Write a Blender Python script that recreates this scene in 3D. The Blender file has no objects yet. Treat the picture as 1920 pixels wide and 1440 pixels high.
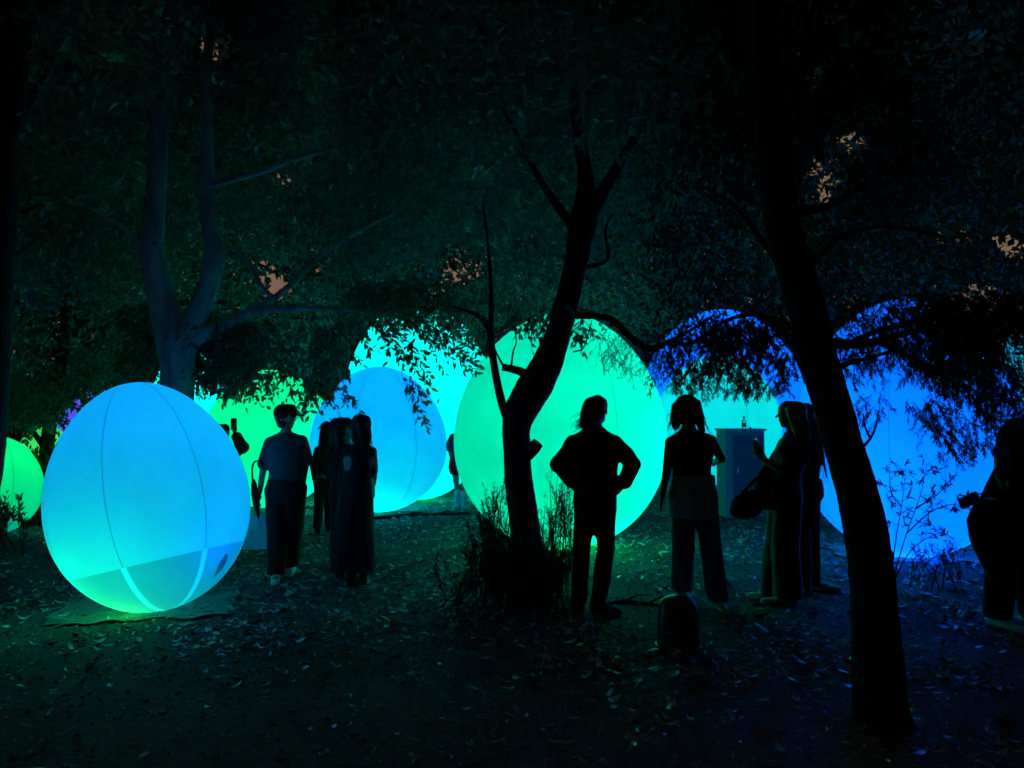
import bpy, math, random
import numpy as np
from mathutils import Vector, Matrix, noise, Quaternion

random.seed(7)
rng = np.random.default_rng(11)
SC = bpy.context.scene
COL = SC.collection
PI = math.pi

# ------------------------------------------------------------------ camera
F = 1444.0                      # focal length in pixels of a 1920 px wide frame
CAM_H = 1.6
PITCH = math.atan((770 - 720) / F)
cam_d = bpy.data.cameras.new('camera')
cam_d.sensor_fit = 'HORIZONTAL'
cam_d.sensor_width = 36.0
cam_d.lens = 36.0 * F / 1920
cam_d.clip_start = 0.05
cam_d.clip_end = 500
cam = bpy.data.objects.new('camera', cam_d)
cam.location = (0, 0, CAM_H)
cam.rotation_euler = (PI / 2 + PITCH, 0, 0)
COL.objects.link(cam)
SC.camera = cam

# ------------------------------------------------------------------ night sky (city glow on low cloud)
world = bpy.data.worlds.new('World')
SC.world = world
world.use_nodes = True
wn = world.node_tree
wn.nodes.clear()
w_out = wn.nodes.new('ShaderNodeOutputWorld')
w_bg = wn.nodes.new('ShaderNodeBackground')
w_bg.inputs['Color'].default_value = (0.26, 0.165, 0.11, 1)
w_bg.inputs['Strength'].default_value = 0.7
wn.links.new(w_bg.outputs[0], w_out.inputs[0])

# ------------------------------------------------------------------ render / exposure
SC.view_settings.view_transform = 'Standard'
SC.view_settings.look = 'None'
SC.view_settings.exposure = 0.0
SC.view_settings.gamma = 1.0
SC.view_settings.use_curve_mapping = False
cy = SC.cycles
cy.use_denoising = True
cy.denoiser = 'OPENIMAGEDENOISE'
cy.max_bounces = 7
cy.diffuse_bounces = 5
cy.glossy_bounces = 3
cy.transmission_bounces = 6
cy.transparent_max_bounces = 4
cy.caustics_reflective = False
cy.caustics_refractive = False
cy.sample_clamp_indirect = 8.0
cy.use_adaptive_sampling = True
cy.adaptive_threshold = 0.01

# ================================================================== helpers
def tag(o, label=None, cat=None, group=None, kind=None):
    if label: o['label'] = label
    if cat: o['category'] = cat
    if group: o['group'] = group
    if kind: o['kind'] = kind
    return o

def empty(name, loc, label=None, cat=None, group=None):
    o = bpy.data.objects.new(name, None)
    o.empty_display_size = 0.2
    o.location = loc
    COL.objects.link(o)
    return tag(o, label, cat, group)

def gz(x, y):
    z = 0.0
    if y > 9: z -= 0.02 * min(y - 9, 12)
    z += 0.025 * noise.noise(Vector((x * 0.35, y * 0.35, 3.1)))
    dx, dy = x + 5.55, y - 7.6
    z += 0.42 * math.exp(-(dx * dx / 1.0 + dy * dy / 1.0))       # low mound on the left
    return z

CP, SP = math.cos(PITCH), math.sin(PITCH)
def at(px, py, d):
    """world point seen at pixel (px,py) of the 1920x1440 photograph at depth d (along +Y)"""
    x = (px - 960) / F; v = (720 - py) / F
    ky = CP - v * SP; kz = SP + v * CP
    t = d / ky
    return Vector((x * t, d, CAM_H + kz * t))

def at_np(px, py, d):
    x = (px - 960) / F; v = (720 - py) / F
    t = d / (CP - v * SP)
    return np.stack([x * t, d, CAM_H + (SP + v * CP) * t], axis=1)

def project_np(P):
    x, y, z = P[:, 0], P[:, 1], P[:, 2] - CAM_H
    f = y * CP + z * SP; u = -y * SP + z * CP
    f = np.where(f < 0.1, 0.1, f)
    return 960 + F * x / f, 720 - F * u / f

def ground_d(py):
    d = 2310.0 / (py - 770)
    for _ in range(3):
        d = (CAM_H - (-0.02 * max(0, min(d - 9, 12)))) * F / (py - 770)
    return d

class MB:
    """collects closed primitives into one mesh"""
    def __init__(s): s.v = []; s.f = []
    def add(s, v, f):
        o = len(s.v); s.v += [tuple(p) for p in v]; s.f += [tuple(i + o for i in q) for q in f]
    def loft(s, rings, n=14, yaw=0.0):
        """rings: (center, rx, ry) horizontal ellipses, closed by caps"""
        v = []; f = []
        cyw, syw = math.cos(yaw), math.sin(yaw)
        for c, rx, ry in rings:
            for i in range(n):
                a = 2 * PI * i / n
                lx, ly = rx * math.cos(a), ry * math.sin(a)
                v.append((c[0] + lx * cyw - ly * syw, c[1] + lx * syw + ly * cyw, c[2]))
        m = len(rings)
        up = rings[-1][0][2] > rings[0][0][2]
        for k in range(m - 1):
            for i in range(n):
                j = (i + 1) % n
                q = (k * n + i, k * n + j, (k + 1) * n + j, (k + 1) * n + i)
                f.append(q if up else q[::-1])
        b = tuple(range(n)); t = tuple((m - 1) * n + i for i in range(n))
        f.append(b[::-1] if up else b); f.append(t if up else t[::-1])
        s.add(v, f)
    def tube(s, pts, rad, n=8, flat=None):
        """swept tube with rounded-ish closed ends; rad per point; flat=(axis vector, factor)"""
        pts = [Vector(p) for p in pts]
        v = []; f = []
        m = len(pts)
        t0 = (pts[1] - pts[0]).normalized()
        ref = Vector((0, 0, 1)) if abs(t0.z) < 0.9 else Vector((1, 0, 0))
        u = t0.cross(ref).normalized()
        for k in range(m):
            t = (pts[min(k + 1, m - 1)] - pts[max(k - 1, 0)]).normalized()
            u = (u - t * u.dot(t)).normalized()
            w = t.cross(u)
            for i in range(n):
                a = 2 * PI * i / n
                off = (u * math.cos(a) + w * math.sin(a)) * rad[k]
                if flat is not None:
                    ax, fac = flat
                    off = off - ax * off.dot(ax) * (1 - fac)
                v.append(pts[k] + off)
        for k in range(m - 1):
            for i in range(n):
                j = (i + 1) % n
                f.append((k * n + i, k * n + j, (k + 1) * n + j, (k + 1) * n + i))
        f.append(tuple(range(n))[::-1]); f.append(tuple((m - 1) * n + i for i in range(n)))
        s.add(v, f)
    def cap(s, p0, p1, r0, r1, n=10, flat=None):
        p0, p1 = Vector(p0), Vector(p1)
        d = (p1 - p0)
        if d.length < 1e-5: d = Vector((0, 0, 1e-3))
        d.normalize()
        pts = []; rad = []
        for a in (-85, -50, -20):
            pts.append(p0 + d * r0 * math.sin(math.radians(a))); rad.append(r0 * math.cos(math.radians(a)))
        for a in (20, 50, 85):
            pts.append(p1 + d * r1 * math.sin(math.radians(a))); rad.append(r1 * math.cos(math.radians(a)))
        s.tube(pts, rad, n, flat)
    def ball(s, c, rx, ry, rz, n=14, m=10):
        c = Vector(c); rings = []
        for k in range(m + 1):
            a = -PI / 2 + PI * (0.04 + 0.92 * k / m)
            rings.append(((c.x, c.y, c.z + rz * math.sin(a)), rx * math.cos(a), ry * math.cos(a)))
        s.loft(rings, n)
    def box(s, c, sx, sy, sz, rot=None):
        c = Vector(c)
        v = []
        for z in (-1, 1):
            for x, y in ((-1, -1), (1, -1), (1, 1), (-1, 1)):
                p = Vector((x * sx / 2, y * sy / 2, z * sz / 2))
                if rot is not None: p = rot @ p
                v.append(c + p)
        s.add(v, [(3, 2, 1, 0), (4, 5, 6, 7), (0, 1, 5, 4), (1, 2, 6, 5), (2, 3, 7, 6), (3, 0, 4, 7)])
    def mesh(s, name):
        me = bpy.data.meshes.new(name)
        me.from_pydata(s.v, [], s.f)
        return me

def link(name, me, mat, parent=None, smooth=True):
    o = bpy.data.objects.new(name, me)
    me.name = name
    if mat is not None and not len(me.materials): me.materials.append(mat)
    if smooth:
        me.polygons.foreach_set('use_smooth', [True] * len(me.polygons))
    COL.objects.link(o)
    if parent is not None: o.parent = parent
    return o

def bevelled(mb, name, mat, parent=None, w=0.006, seg=2):
    o = link(name, mb.mesh(name), mat, parent, smooth=False)
    b = o.modifiers.new('bevel', 'BEVEL'); b.width = w; b.segments = seg; b.limit_method = 'ANGLE'
    return o

def fuse(mb, name, mat, parent, voxel=0.012, ratio=0.4, smooth=5, wrinkle=0.0, wscale=(9, 9, 4), seed=0):
    """voxel-fuses overlapping closed primitives into ONE continuous surface"""
    me = mb.mesh(name + '_src')
    tmp = bpy.data.objects.new(name + '_src', me)
    COL.objects.link(tmp)
    r = tmp.modifiers.new('r', 'REMESH'); r.mode = 'VOXEL'; r.voxel_size = voxel
    sm = tmp.modifiers.new('s', 'SMOOTH'); sm.iterations = smooth; sm.factor = 0.5
    if ratio < 1:
        d = tmp.modifiers.new('d', 'DECIMATE'); d.ratio = ratio
    dg = bpy.context.evaluated_depsgraph_get()
    out = bpy.data.meshes.new_from_object(tmp.evaluated_get(dg))
    bpy.data.objects.remove(tmp); bpy.data.meshes.remove(me)
    if wrinkle:
        n = len(out.vertices)
        co = np.empty(n * 3, np.float32); out.vertices.foreach_get('co', co); co = co.reshape(-1, 3)
        no = np.empty(n * 3, np.float32); out.vertex_normals.foreach_get('vector', no); no = no.reshape(-1, 3)
        w = np.array([noise.noise(Vector((p[0] * wscale[0] + seed, p[1] * wscale[1] + p[2] * 2.0, p[2] * wscale[2]))) for p in co], np.float32)
        co += no * (w * wrinkle)[:, None]
        out.vertices.foreach_set('co', co.ravel()); out.update()
    return link(name, out, mat, parent)

def catmull(pts, per=6):
    """pts: list of tuples (same length) -> smoothed list"""
    P = [np.array(p, float) for p in pts]
    P = [2 * P[0] - P[1]] + P + [2 * P[-1] - P[-2]]
    out = []
    for i in range(1, len(P) - 2):
        for k in range(per):
            t = k / per
            out.append(0.5 * ((2 * P[i]) + (-P[i - 1] + P[i + 1]) * t + (2 * P[i - 1] - 5 * P[i] + 4 * P[i + 1] - P[i + 2]) * t * t
                              + (-P[i - 1] + 3 * P[i] - 3 * P[i + 1] + P[i + 2]) * t ** 3))
    out.append(P[-2])
    return out

# ================================================================== materials
def new_mat(name):
    m = bpy.data.materials.new(name); m.use_nodes = True
    nt = m.node_tree; nt.nodes.clear()
    out = nt.nodes.new('ShaderNodeOutputMaterial')
    return m, nt, out

def N(nt, t, **kw):
    n = nt.nodes.new(t)
    for k, v in kw.items():
        if k.startswith('i_'): n.inputs[k[2:].replace('_', ' ')].default_value = v
        else: setattr(n, k, v)
    return n

def ramp(nt, fac, stops):
    r = nt.nodes.new('ShaderNodeValToRGB')
    e = r.color_ramp.elements
    while len(e) < len(stops): e.new(0.5)
    for el, (p, c) in zip(e, stops):
        el.position = p; el.color = (c[0], c[1], c[2], 1)
    nt.links.new(fac, r.inputs[0])
    return r.outputs[0]

def cloth(name, col, rough=0.85, scale=60, var=0.15, sheen=0.45):
    m, nt, out = new_mat(name)
    b = N(nt, 'ShaderNodeBsdfPrincipled'); b.inputs['Roughness'].default_value = rough
    b.inputs['Specular IOR Level'].default_value = 0.25
    b.inputs['Sheen Weight'].default_value = sheen; b.inputs['Sheen Roughness'].default_value = 0.35
    tc = N(nt, 'ShaderNodeTexCoord')
    nz = N(nt, 'ShaderNodeTexNoise'); nz.inputs['Scale'].default_value = scale; nz.inputs['Detail'].default_value = 4
    nt.links.new(tc.outputs['Object'], nz.inputs['Vector'])
    lo = [c * (1 - var) for c in col]; hi = [min(1, c * (1 + var)) for c in col]
    nt.links.new(ramp(nt, nz.outputs['Fac'], [(0.3, lo), (0.7, hi)]), b.inputs['Base Color'])
    bp = N(nt, 'ShaderNodeBump'); bp.inputs['Strength'].default_value = 0.25; bp.inputs['Distance'].default_value = 0.004
    nt.links.new(nz.outputs['Fac'], bp.inputs['Height']); nt.links.new(bp.outputs[0], b.inputs['Normal'])
    nt.links.new(b.outputs[0], out.inputs[0])
    return m

def leaf_mat(name, cols, rough=0.42, trans=0.3, spec=0.5):
    m, nt, out = new_mat(name)
    g = N(nt, 'ShaderNodeNewGeometry')
    c = ramp(nt, g.outputs['Random Per Island'], [(i / max(1, len(cols) - 1), k) for i, k in enumerate(cols)])
    b = N(nt, 'ShaderNodeBsdfPrincipled'); b.inputs['Roughness'].default_value = rough
    b.inputs['Specular IOR Level'].default_value = spec
    nt.links.new(c, b.inputs['Base Color'])
    if trans > 0:
        t = N(nt, 'ShaderNodeBsdfTranslucent'); nt.links.new(c, t.inputs['Color'])
        mx = N(nt, 'ShaderNodeMixShader'); mx.inputs[0].default_value = trans
        nt.links.new(b.outputs[0], mx.inputs[1]); nt.links.new(t.outputs[0], mx.inputs[2])
        nt.links.new(mx.outputs[0], out.inputs[0])
    else:
        nt.links.new(b.outputs[0], out.inputs[0])
    return m

def bark_mat(name, col, scale=14):
    m, nt, out = new_mat(name)
    tc = N(nt, 'ShaderNodeTexCoord')
    mp = N(nt, 'ShaderNodeMapping'); mp.inputs['Scale'].default_value = (1, 1, 0.25)
    nt.links.new(tc.outputs['Object'], mp.inputs[0])
    nz = N(nt, 'ShaderNodeTexNoise'); nz.inputs['Scale'].default_value = scale; nz.inputs['Detail'].default_value = 8
    nz.inputs['Roughness'].default_value = 0.65
    nt.links.new(mp.outputs[0], nz.inputs['Vector'])
    b = N(nt, 'ShaderNodeBsdfPrincipled'); b.inputs['Roughness'].default_value = 0.9
    b.inputs['Specular IOR Level'].default_value = 0.2
    nt.links.new(ramp(nt, nz.outputs['Fac'], [(0.3, [c * 0.45 for c in col]), (0.7, [c * 1.4 for c in col])]), b.inputs['Base Color'])
    bp = N(nt, 'ShaderNodeBump'); bp.inputs['Strength'].default_value = 0.8; bp.inputs['Distance'].default_value = 0.02
    nt.links.new(nz.outputs['Fac'], bp.inputs['Height']); nt.links.new(bp.outputs[0], b.inputs['Normal'])
    nt.links.new(b.outputs[0], out.inputs[0])
    return m

def skin_fabric(name, trans, refl, mott=0.1, gloss=0.06, nscale=2.2):
    """translucent white balloon fabric, lit by the lamps inside it"""
    m, nt, out = new_mat(name)
    tc = N(nt, 'ShaderNodeTexCoord')
    nz = N(nt, 'ShaderNodeTexNoise'); nz.inputs['Scale'].default_value = nscale; nz.inputs['Detail'].default_value = 5
    nz.inputs['Roughness'].default_value = 0.55
    nt.links.new(tc.outputs['Object'], nz.inputs['Vector'])
    c = ramp(nt, nz.outputs['Fac'], [(0.32, [trans * (1 - mott)] * 3), (0.68, [trans * (1 + mott)] * 3)])
    t = N(nt, 'ShaderNodeBsdfTranslucent'); nt.links.new(c, t.inputs['Color'])
    d = N(nt, 'ShaderNodeBsdfDiffuse'); d.inputs['Color'].default_value = (refl, refl, refl, 1)
    a = N(nt, 'ShaderNodeAddShader'); nt.links.new(t.outputs[0], a.inputs[0]); nt.links.new(d.outputs[0], a.inputs[1])
    g = N(nt, 'ShaderNodeBsdfGlossy'); g.inputs['Roughness'].default_value = 0.35; g.inputs['Color'].default_value = (1, 1, 1, 1)
    mx = N(nt, 'ShaderNodeMixShader'); mx.inputs[0].default_value = gloss * 0.5
    nt.links.new(a.outputs[0], mx.inputs[1]); nt.links.new(g.outputs[0], mx.inputs[2])
    nt.links.new(mx.outputs[0], out.inputs[0])
    return m

M = {}
M['panel'] = skin_fabric('egg_fabric', 0.50, 0.22, 0.06)
M['panel_tree_shade'] = skin_fabric('egg_fabric_tree_shade', 0.47, 0.22, 0.09, nscale=2.2)  # mottled translucency stands in for tree reflections and shadows on the skin
M['base'] = skin_fabric('egg_base_fabric', 0.30, 0.2, 0.08)
M['tape'] = skin_fabric('egg_seam_tape', 0.6, 0.2, 0.02)
M['seam'] = skin_fabric('egg_seam', 0.40, 0.2, 0.02)
M['valve'] = skin_fabric('egg_valve', 0.31, 0.15, 0.02)
M['bark_left'] = bark_mat('bark_smooth', (0.42, 0.40, 0.38), 7)
M['bark'] = bark_mat('bark_rough', (0.045, 0.038, 0.03), 14)
M['twig'] = bark_mat('twig_bark', (0.04, 0.033, 0.025), 30)
M['broad'] = leaf_mat('broad_leaf', [(0.06, 0.13, 0.09), (0.10, 0.20, 0.14), (0.08, 0.17, 0.13), (0.13, 0.25, 0.18)], 0.3, 0.5)
M['fine'] = leaf_mat('fine_leaf', [(0.03, 0.05, 0.03), (0.04, 0.08, 0.04), (0.05, 0.09, 0.05)], 0.4, 0.25)
M['shrub'] = leaf_mat('shrub_leaf', [(0.03, 0.05, 0.02), (0.045, 0.08, 0.03)], 0.5, 0.2)
M['wood'] = leaf_mat('woodland_leaf', [(0.07, 0.15, 0.11), (0.10, 0.22, 0.16), (0.08, 0.18, 0.13)], 0.35, 0.5)
M['litter'] = leaf_mat('dry_leaf', [(0.2, 0.17, 0.13), (0.42, 0.37, 0.3), (0.62, 0.57, 0.49), (0.26, 0.22, 0.17), (0.72, 0.68, 0.6)], 0.27, 0.0, 1.0)
M['crumb'] = leaf_mat('crumbled_litter', [(0.04, 0.03, 0.022), (0.09, 0.07, 0.05), (0.2, 0.16, 0.12), (0.03, 0.025, 0.018), (0.5, 0.45, 0.38)], 0.4, 0.0, 0.8)

def soil():
    m, nt, out = new_mat('soil')
    tc = N(nt, 'ShaderNodeTexCoord')
    n1 = N(nt, 'ShaderNodeTexNoise'); n1.inputs['Scale'].default_value = 0.9; n1.inputs['Detail'].default_value = 6
    n2 = N(nt, 'ShaderNodeTexNoise'); n2.inputs['Scale'].default_value = 26; n2.inputs['Detail'].default_value = 8; n2.inputs['Roughness'].default_value = 0.7
    for n in (n1, n2): nt.links.new(tc.outputs['Object'], n.inputs['Vector'])
    c1 = ramp(nt, n1.outputs['Fac'], [(0.35, (0.06, 0.053, 0.045)), (0.65, (0.17, 0.15, 0.125))])
    c2 = ramp(nt, n2.outputs['Fac'], [(0.35, (0.4, 0.4, 0.4)), (0.7, (1.5, 1.5, 1.5))])
    mu = N(nt, 'ShaderNodeMixRGB', blend_type='MULTIPLY'); mu.inputs[0].default_value = 1
    nt.links.new(c1, mu.inputs[1]); nt.links.new(c2, mu.inputs[2])
    b = N(nt, 'ShaderNodeBsdfPrincipled'); b.inputs['Roughness'].default_value = 0.85; b.inputs['Specular IOR Level'].default_value = 0.25
    nt.links.new(mu.outputs[0], b.inputs['Base Color'])
    bp = N(nt, 'ShaderNodeBump'); bp.inputs['Strength'].default_value = 0.7; bp.inputs['Distance'].default_value = 0.03
    nt.links.new(n2.outputs['Fac'], bp.inputs['Height']); nt.links.new(bp.outputs[0], b.inputs['Normal'])
    nt.links.new(b.outputs[0], out.inputs[0])
    return m
M['soil'] = soil()

def glossy(name, col, rough=0.4, metal=0.0):
    m, nt, out = new_mat(name)
    tc = N(nt, 'ShaderNodeTexCoord')
    nz = N(nt, 'ShaderNodeTexNoise'); nz.inputs['Scale'].default_value = 18; nz.inputs['Detail'].default_value = 4
    nt.links.new(tc.outputs['Object'], nz.inputs['Vector'])
    b = N(nt, 'ShaderNodeBsdfPrincipled'); b.inputs['Metallic'].default_value = metal
    nt.links.new(ramp(nt, nz.outputs['Fac'], [(0.3, [c * 0.85 for c in col]), (0.7, [min(1, c * 1.1) for c in col])]), b.inputs['Base Color'])
    mr = N(nt, 'ShaderNodeMapRange'); mr.inputs['To Min'].default_value = rough * 0.8; mr.inputs['To Max'].default_value = min(1, rough * 1.25)
    nt.links.new(nz.outputs['Fac'], mr.inputs[0]); nt.links.new(mr.outputs[0], b.inputs['Roughness'])
    nt.links.new(b.outputs[0], out.inputs[0])
    return m

M['skin'] = cloth('skin', (0.42, 0.28, 0.21), 0.55, 40, 0.06)
M['hair_dark'] = cloth('hair_dark', (0.012, 0.010, 0.009), 0.45, 120, 0.4)
M['hair_brown'] = cloth('hair_brown', (0.035, 0.022, 0.015), 0.45, 120, 0.4)
M['hair_fair'] = cloth('hair_fair', (0.42, 0.32, 0.2), 0.45, 120, 0.35)
M['black'] = cloth('black_cloth', (0.012, 0.012, 0.014))
M['charcoal'] = cloth('charcoal_cloth', (0.03, 0.03, 0.034))
M['navy'] = cloth('navy_cloth', (0.012, 0.014, 0.028))
M['grey'] = cloth('grey_cloth', (0.065, 0.07, 0.075))
M['paleblue'] = cloth('pale_blue_cloth', (0.55, 0.62, 0.72))
M['denim'] = cloth('denim', (0.2, 0.24, 0.32), 0.9, 90)
M['white'] = cloth('pale_shoe', (0.78, 0.78, 0.78), 0.6, 30, 0.1)
M['paper'] = cloth('paper_bag', (0.55, 0.55, 0.58), 0.7, 14, 0.1)
M['tarp'] = cloth('tarpaulin', (0.09, 0.09, 0.085), 0.6, 10, 0.2)
M['plastic_black'] = glossy('black_plastic', (0.015, 0.015, 0.016), 0.35)
M['steel_grey'] = glossy('painted_steel', (0.20, 0.215, 0.23), 0.5)
M['steel_dark'] = glossy('dark_painted_steel', (0.075, 0.08, 0.09), 0.5)
M['handle'] = glossy('handle_metal', (0.6, 0.6, 0.6), 0.25, 1.0)
M['bollard'] = glossy('bollard_coat', (0.06, 0.065, 0.06), 0.32)
M['band'] = glossy('reflective_band', (0.35, 0.35, 0.3), 0.4)

# ================================================================== ground
def build_ground():
    xs = np.concatenate([np.linspace(-70, -14, 15), np.linspace(-12, 12, 97), np.linspace(14, 70, 15)])
    ys = np.concatenate([np.linspace(-40, 0, 11), np.linspace(1, 22, 85), np.linspace(24, 90, 15)])
    v = [(x, y, gz(x, y)) for y in ys for x in xs]
    nx = len(xs)
    f = [(j * nx + i, j * nx + i + 1, (j + 1) * nx + i + 1, (j + 1) * nx + i) for j in range(len(ys) - 1) for i in range(nx - 1)]
    me = bpy.data.meshes.new('ground'); me.from_pydata(v, [], f)
    o = link('ground', me, M['soil'])
    tag(o, 'dark bare earth strewn with dry leaves under the trees', None, None, 'structure')
    return o
GROUND = build_ground()

# ================================================================== glowing eggs
def egg_r(t):
    """relative radius at relative height t (widest at 45 % of the height)"""
    c = 0.45
    if t < c:
        u = (c - t) / c
        return math.sqrt(max(0, 1 - u * u))
    u = (t - c) / (1 - c)
    return math.sqrt(max(0, 1 - u * u)) * (1 - 0.09 * u * u)

def egg(label, px, py, W, H, lamps, tilt=(0, 0), d=None, gores=7, phase=0.0, base_t=0.0, mat='panel', detail=1.0, valve=False):
    d = d or ground_d(py)
    x = (px - 960) / F * d
    root = empty('glowing_egg', (x, d, gz(x, d)), label, 'glowing egg', 'inflatable glowing eggs among the trees')
    R = W / 2
    rot = Matrix.Rotation(math.radians(tilt[0]), 3, 'Y') @ Matrix.Rotation(math.radians(-tilt[1]), 3, 'X')
    def pt(t, a, off=0.0):
        g = abs(((a - phase) / (2 * PI / gores)) % 1.0 - 0.5) * 2      # 1 at a seam, 0 mid panel
        r = R * egg_r(t) * (1 - 0.010 * g ** 6) + off
        return rot @ Vector((r * math.cos(a), r * math.sin(a), H * t))
    low = min((pt(k / 60, i * 2 * PI / 24)).z for k in range(31) for i in range(24))
    lift = -low - 0.015
    mid = [pt(k / 60, i * 2 * PI / 24) for k in range(61) for i in range(24)]
    ox = (min(p.x for p in mid) + max(p.x for p in mid)) / 2; oy = (min(p.y for p in mid) + max(p.y for p in mid)) / 2
    def fin(p): return Vector((p.x - ox, p.y - oy, max(p.z + lift, 0.004)))
    step = 2 * PI / gores
    na = max(4, int(10 * detail)); nt_ = max(14, int(44 * detail))
    def half_tape(t): return min(0.021 / max(0.06, R * egg_r(t)), 0.35)
    def strip(t0, t1, a0, a1, name, mat, off=0.0, margin=False, n_a=na):
        v = []; f = []
        ts = [t0 + (t1 - t0) * (0.5 - 0.5 * math.cos(PI * k / nt_)) for k in range(nt_ + 1)]
        for t in ts:
            h_ = half_tape(t) if margin else 0.0
            for i in range(n_a + 1):
                v.append(fin(pt(t, a0 + h_ + (a1 - a0 - 2 * h_) * i / n_a, off)))
        for k in range(nt_):
            for i in range(n_a):
                o_ = k * (n_a + 1) + i
                f.append((o_, o_ + 1, o_ + n_a + 2, o_ + n_a + 1))
        me = bpy.data.meshes.new(name); me.from_pydata(v, [], f)
        return link(name, me, M[mat], root)
    for g in range(gores):
        a0 = phase + g * step
        strip(max(base_t, 0.0), 1.0, a0, a0 + step, 'panel', mat)
        if base_t > 0:
            strip(0.0, base_t, a0, a0 + step, 'base_panel', 'base', margin=True)
    if detail >= 0.6:
        for g in range(gores):
            a = phase + g * step
            mb = MB()
            n = 40
            t_lo = base_t if base_t > 0 else 0.02
            pts = [fin(pt(t_lo + (0.995 - t_lo) * k / n, a, 0.0)) for k in range(n + 1)]
            mb.tube(pts, [0.0027 * (d / 8)] * (n + 1), 5)
            link('seam', mb.mesh('seam'), M['seam'], root)
            if base_t > 0:
                v = []; f = []
                n = 24
                for k in range(n + 1):
                    t = 0.002 + (base_t - 0.002) * k / n
                    hw = half_tape(t)
                    for s in (-1, 0, 1):
                        v.append(fin(pt(t, a + s * hw, 0.0)))
                for k in range(n):
                    for i in range(2):
                        o_ = k * 3 + i
                        f.append((o_, o_ + 1, o_ + 4, o_ + 3))
                me = bpy.data.meshes.new('seam_tape'); me.from_pydata(v, [], f)
                link('seam_tape', me, M['tape'], root)
    if valve:
        a_c, t_c, n = math.radians(-14), 0.135, 24
        v = []
        for rr, off in ((1.0, 0.001), (0.94, 0.006), (0.75, 0.006), (0.65, 0.003)):
            for i in range(n):
                th = 2 * PI * i / n
                v.append(fin(pt(t_c + 0.042 * rr * math.sin(th), a_c + 0.075 * rr * math.cos(th), off)))
        v.append(fin(pt(t_c, a_c, 0.003)))
        f = [(k * n + i, k * n + (i + 1) % n, k * n + n + (i + 1) % n, k * n + n + i) for k in range(3) for i in range(n)] + [(3 * n + i, 3 * n + (i + 1) % n, 4 * n) for i in range(n)]
        mb = MB(); mb.add(v, f)
        link('valve', mb.mesh('valve'), M['valve'], root)
    for (lx, ly, lt, colr, power) in lamps:
        ld = bpy.data.lights.new('lamp', 'POINT')
        ld.color = colr; ld.energy = power * (W * W); ld.shadow_soft_size = 0.10 * W
        lo = bpy.data.objects.new('lamp', ld)
        p = rot @ Vector((lx * R, ly * R, lt * H))
        lo.location = (p.x - ox, p.y - oy, p.z + lift)
        lo.parent = root
        COL.objects.link(lo)
    return root

G_ = lambda g, b: (0.0, g, b)
K = 10.0
# nearest egg, tilted, with a darker foot
egg('large near egg glowing blue to turquoise, with a slanting darker foot panel', 287, 1136, 1.53, 1.87,
    [(0.1, 0.1, 0.64, G_(0.21, 1.0), 1.3 * K), (-0.42, -0.35, 0.26, G_(1.0, 0.22), 0.34 * K), (0.0, -0.45, 0.30, G_(1.0, 0.5), 0.16 * K), (-0.26, -0.30, 0.08, (0.02, 1.0, 0.0), 0.34 * K), (0.62, -0.25, 0.26, G_(0.0, 1.0), 0.25 * K)],
    tilt=(-13, 5), gores=7, phase=math.radians(-87), base_t=0.215, detail=1.3, valve=True)
egg('small bright green egg cut by the left edge of the view', -10, 1000, 1.17, 1.30,
    [(0, 0, 0.6, G_(1.0, 0.15), 1.3 * K), (0, 0, 0.12, G_(0.25, 1.0), 0.3 * K)], tilt=(3, 4), phase=0.3, base_t=0.2)
egg('lime green egg far off at the left, mostly behind leaves', 86, 926, 1.05, 1.5, [(0, 0, 0.5, (0.06, 1.0, 0.10), 1.4 * K)], detail=0.5)
egg('violet blue egg far off, peeping over the left shoulder of the near egg', 185, 905, 2.0, 2.35, [(0, 0, 0.5, (0.10, 0.04, 1.0), 1.5 * K)], detail=0.5)
egg('pale turquoise egg far behind the left tree trunk', 385, 912, 2.5, 3.6, [(0, 0, 0.5, G_(1.0, 0.85), 4.5 * K)], detail=0.5)
egg('green egg standing behind the man in the cap', 508, 950, 2.32, 2.42, [(0.0, 0.1, 0.55, G_(1.0, 0.2), 1.7 * K), (0.3, -0.2, 0.2, G_(0.9, 0.6), 0.3 * K)], phase=0.6, d=13.6)
egg('blue egg with a turquoise lower half behind the embracing couple', 711, 957, 2.28, 2.44,
    [(0.05, 0, 0.66, G_(0.10, 1.0), 1.35 * K), (-0.05, -0.3, 0.16, G_(1.0, 0.75), 0.50 * K), (0, -0.1, 0.04, G_(1.0, 0.6), 0.2 * K)], phase=math.radians(-101))
egg('tall turquoise egg behind the blue egg and beside the big green one', 785, 934, 2.95, 3.95,
    [(0, 0, 0.5, G_(0.95, 0.85), 3.0 * K), (0.1, -0.2, 0.06, G_(1.0, 0.05), 0.3 * K)], phase=-PI / 2 + 0.55)
egg('biggest green egg, directly behind the dark leaning centre tree', 1050, 1022, 2.53, 2.80,
    [(0.15, 0, 0.55, G_(1.0, 0.74), 0.95 * K), (0.4, -0.35, 0.15, G_(1.0, 0.22), 0.30 * K), (0.15, -0.05, 0.035, G_(1.0, 0.0), 0.7 * K), (0.5, -0.25, 0.42, G_(1.0, 0.55), 0.32 * K)], tilt=(2, 0), phase=math.radians(-65), mat='panel_tree_shade')
egg('turquoise egg behind the grey cabinet with the bottle', 1345, 908, 3.0, 3.15, [(0, 0, 0.5, G_(0.85, 0.85), 1.35 * K)], phase=-PI / 2 + 0.2)
egg('deep blue egg far back, its dome rising over the turquoise egg by the cabinet', 1352, 878, 4.5, 4.75, [(0, 0, 0.55, G_(0.11, 1.0), 3.0 * K)], phase=0.2, d=22.0)
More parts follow.
